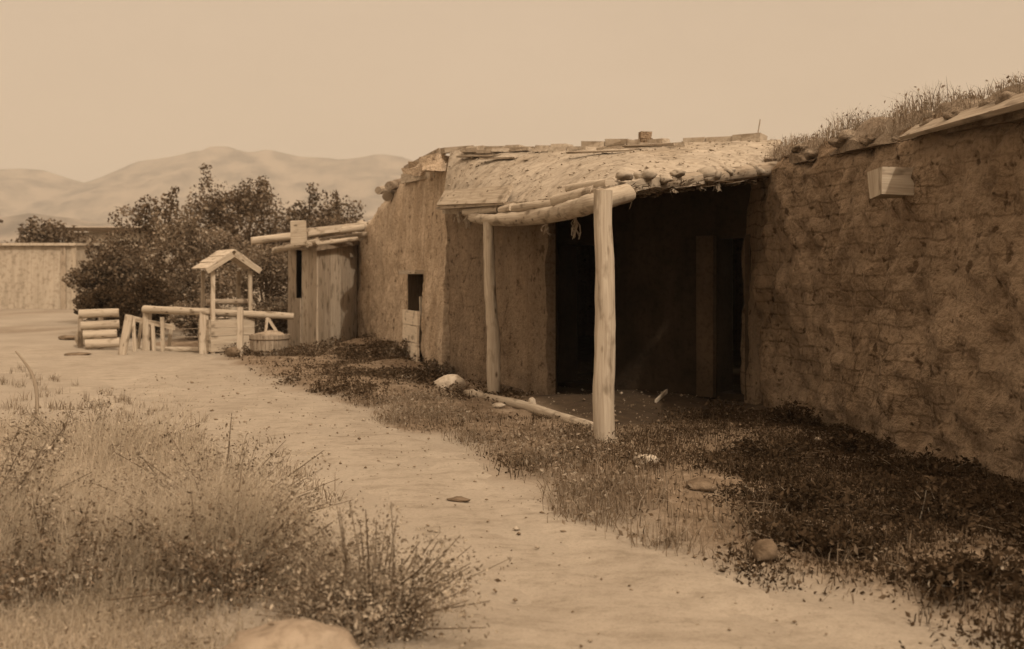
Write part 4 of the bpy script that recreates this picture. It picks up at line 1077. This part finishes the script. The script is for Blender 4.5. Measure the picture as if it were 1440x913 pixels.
def bush(label, x, y, R, H, n, mat, seed, leaf=.035, stems=46):
    """many-stemmed weed: curved stems from one root, leaves set along them"""
    rs = np.random.default_rng(seed); g_ = gz(x, y); t_ = thing('weed_bush', label, 'weed', (x, y, g_))
    mb = MB(); pts = []
    for k_ in range(stems):
        a_ = rs.uniform(0, 6.283); rr = R * math.sqrt(rs.uniform(0.02, 1)); h_ = H * (1 - .6 * (rr / R) ** 2) * rs.uniform(.35, 1.1) ** 1.2; rr *= rs.uniform(.8, 1.25)
        r0 = rs.uniform(0, .4) * R
        p0 = np.array([x + r0 * math.cos(a_), y + r0 * math.sin(a_), g_ - .02]); p2 = np.array([x + rr * math.cos(a_), y + rr * math.sin(a_), g_ + h_])
        p1 = (p0 + p2) / 2 + np.array([-.12 * rr * math.cos(a_), -.12 * rr * math.sin(a_), .08 * h_])
        mb.tube([p0, p1, p2], [.005, .004, .002], 4, 0, False)
        m_ = max(4, n // stems); tq = rs.uniform(.12, 1, m_) ** .8
        cur_ = ((1 - tq) ** 2)[:, None] * p0 + (2 * tq * (1 - tq))[:, None] * p1 + (tq ** 2)[:, None] * p2
        pts.append(cur_ + rs.normal(0, .035, (m_, 3)))
    C_ = np.concatenate(pts); C_[:, 2] = np.maximum(C_[:, 2], g_ + .01)
    np_mesh('foliage', *leaves(C_, leaf, .1, 2.0), mat, t_)
    mb.build('stem', MAT['grass_mid'], t_)
    return t_
bush('big leafy weed bush with a dark hollow under it, left of the pale boulder', -1.4, 5.6, .68, .52, 6500, MAT['leaf_weed'], 1, .022, 90)
bush('leafy weed bush at the road edge, right of the pale boulder', -.62, 5.1, .56, .56, 11000, MAT['leaf_fore'], 2, .019, 110)
bush('weed bush leaning over the road edge behind the one by the boulder', -1.8, 7.0, .8, .68, 9000, MAT['leaf_fore'], 3, .022, 80)
bush('tall thin weed bush at the left edge of the foreground', -3.0, 6.4,   .8, .85, 7000, MAT['leaf_fore'], 4, .024, 50)
bush('low weed bush at the left edge near the bottom', -2.25, 5.6, .65, .48, 6500, MAT['leaf_weed'], 5, .024, 50)
bush('wide weed bush at the far back of the foreground grass', -3.3, 9.0, .9, .55, 4500, MAT['leaf_fore'], 6, .028, 50)
bush('small weed bush growing at the foot of the boarded window', -1.95, 20.6, .45, .38, 1800, MAT['leaf_weed'], 7, .05, 30)
bush('small weed bush at the corner beside the white pointed rock', -1.2, 18.0, .35, .3, 1200, MAT['leaf_weed'], 8, .05, 24)

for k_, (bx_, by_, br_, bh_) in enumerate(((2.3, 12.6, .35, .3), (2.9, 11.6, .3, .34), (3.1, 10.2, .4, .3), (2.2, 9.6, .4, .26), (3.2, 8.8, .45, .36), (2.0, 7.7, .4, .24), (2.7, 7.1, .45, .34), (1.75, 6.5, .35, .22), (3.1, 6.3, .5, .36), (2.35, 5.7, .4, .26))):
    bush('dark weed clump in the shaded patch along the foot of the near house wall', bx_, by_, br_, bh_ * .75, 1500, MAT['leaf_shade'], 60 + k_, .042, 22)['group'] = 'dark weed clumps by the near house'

# ------------------------------------------------------------------ air
mb = MB(); mb.box((0, 2450, 260), (5200, 0, 0), (0, 2650, 0), (0, 0, 262)); hz = mb.build('haze', MAT['rock'])
m, nt, out = new_mat('haze_air')
pv = nt.nodes.new('ShaderNodeVolumePrincipled')
pv.inputs['Color'].default_value = (0.98, 0.93, 0.84, 1); pv.inputs['Density'].default_value = 0.00034; pv.inputs['Anisotropy'].default_value = 0.0
nt.links.new(pv.outputs[0], out.inputs['Volume'])
hz.data.materials.clear(); hz.data.materials.append(m); tag(hz, kind='stuff'); hz.display_type = 'WIRE'

# ------------------------------------------------------------------ light, sky, camera
el = math.radians(42); hx, hy = 0.48, -0.88; hn = math.hypot(hx, hy)
S = Vector((hx / hn * math.cos(el), hy / hn * math.cos(el), math.sin(el)))
sl_ = bpy.data.lights.new('sun', 'SUN'); sl_.energy = 2.1; sl_.angle = math.radians(0.6); sl_.color = (1.0, 0.845, 0.67)
so_ = bpy.data.objects.new('sun', sl_); COL.objects.link(so_); so_.rotation_euler = S.to_track_quat('Z', 'Y').to_euler()
w = bpy.data.worlds.new('World'); SC.world = w; w.use_nodes = True
nt = w.node_tree; nt.nodes.clear()
out = nt.nodes.new('ShaderNodeOutputWorld'); bgd = nt.nodes.new('ShaderNodeBackground')
sky = nt.nodes.new('ShaderNodeTexSky'); sky.sky_type = 'NISHITA'; sky.sun_disc = False
sky.sun_elevation = el; sky.sun_rotation = math.atan2(S.x, S.y); sky.dust_density = 3.0; sky.air_density = 1.0
bw = nt.nodes.new('ShaderNodeRGBToBW'); nt.links.new(sky.outputs[0], bw.inputs[0])
hzy = nt.nodes.new('ShaderNodeMath'); hzy.operation = 'MULTIPLY_ADD'      # bright even haze veils the clear sky
nt.links.new(bw.outputs[0], hzy.inputs[0]); hzy.inputs[1].default_value = 0.30; hzy.inputs[2].default_value = 2.95
tcw = nt.nodes.new('ShaderNodeTexCoord'); sxyz = nt.nodes.new('ShaderNodeSeparateXYZ'); nt.links.new(tcw.outputs['Generated'], sxyz.inputs[0])
mr = nt.nodes.new('ShaderNodeMapRange'); mr.interpolation_type = 'SMOOTHSTEP'                # overhead sky raised, out of view, to add fill in the shade
mr.inputs['From Min'].default_value = 0.2; mr.inputs['From Max'].default_value = 0.95; mr.inputs['To Min'].default_value = 1.0; mr.inputs['To Max'].default_value = 3.0
nt.links.new(sxyz.outputs['Z'], mr.inputs['Value'])
zen = nt.nodes.new('ShaderNodeMath'); zen.operation = 'MULTIPLY'; nt.links.new(hzy.outputs[0], zen.inputs[0]); nt.links.new(mr.outputs[0], zen.inputs[1])
c = mix(nt, 1.0, zen.outputs[0], (1.0, 0.757, 0.54, 1), 'MULTIPLY')
mot = noise(nt, mapping(nt, tcw.outputs['Generated'], (1, 1, 2.5)), 3.2, 5, 0.6)
c = mix(nt, 1.0, c, ramp(nt, mot, [(0.3, (0.94, 0.935, 0.925, 1)), (0.7, (1.04, 1.04, 1.045, 1))]), 'MULTIPLY')
nt.links.new(c, bgd.inputs['Color']); bgd.inputs['Strength'].default_value = 0.15
nt.links.new(bgd.outputs[0], out.inputs['Surface'])

cam = bpy.data.cameras.new('camera'); co = bpy.data.objects.new('camera', cam); COL.objects.link(co)
co.location = (0, 0, EYE); co.rotation_euler = (math.radians(90), 0, 0)
cam.sensor_width = 36; cam.lens = 36 * F / 1440; cam.shift_y = -(913 / 2 - HV) / 1440; cam.clip_end = 20000; cam.clip_start = .05
cam.dof.use_dof = True; cam.dof.focus_distance = 10.0; cam.dof.aperture_fstop = 40 / 1000 / 0.019
SC.camera = co
SC.view_settings.view_transform = 'Standard'; SC.view_settings.look = 'None'; SC.view_settings.gamma = 1; SC.view_settings.exposure = 0.15
SC.cycles.use_denoising = True; SC.cycles.max_bounces = 6; SC.cycles.volume_bounces = 0; SC.cycles.transparent_max_bounces = 4
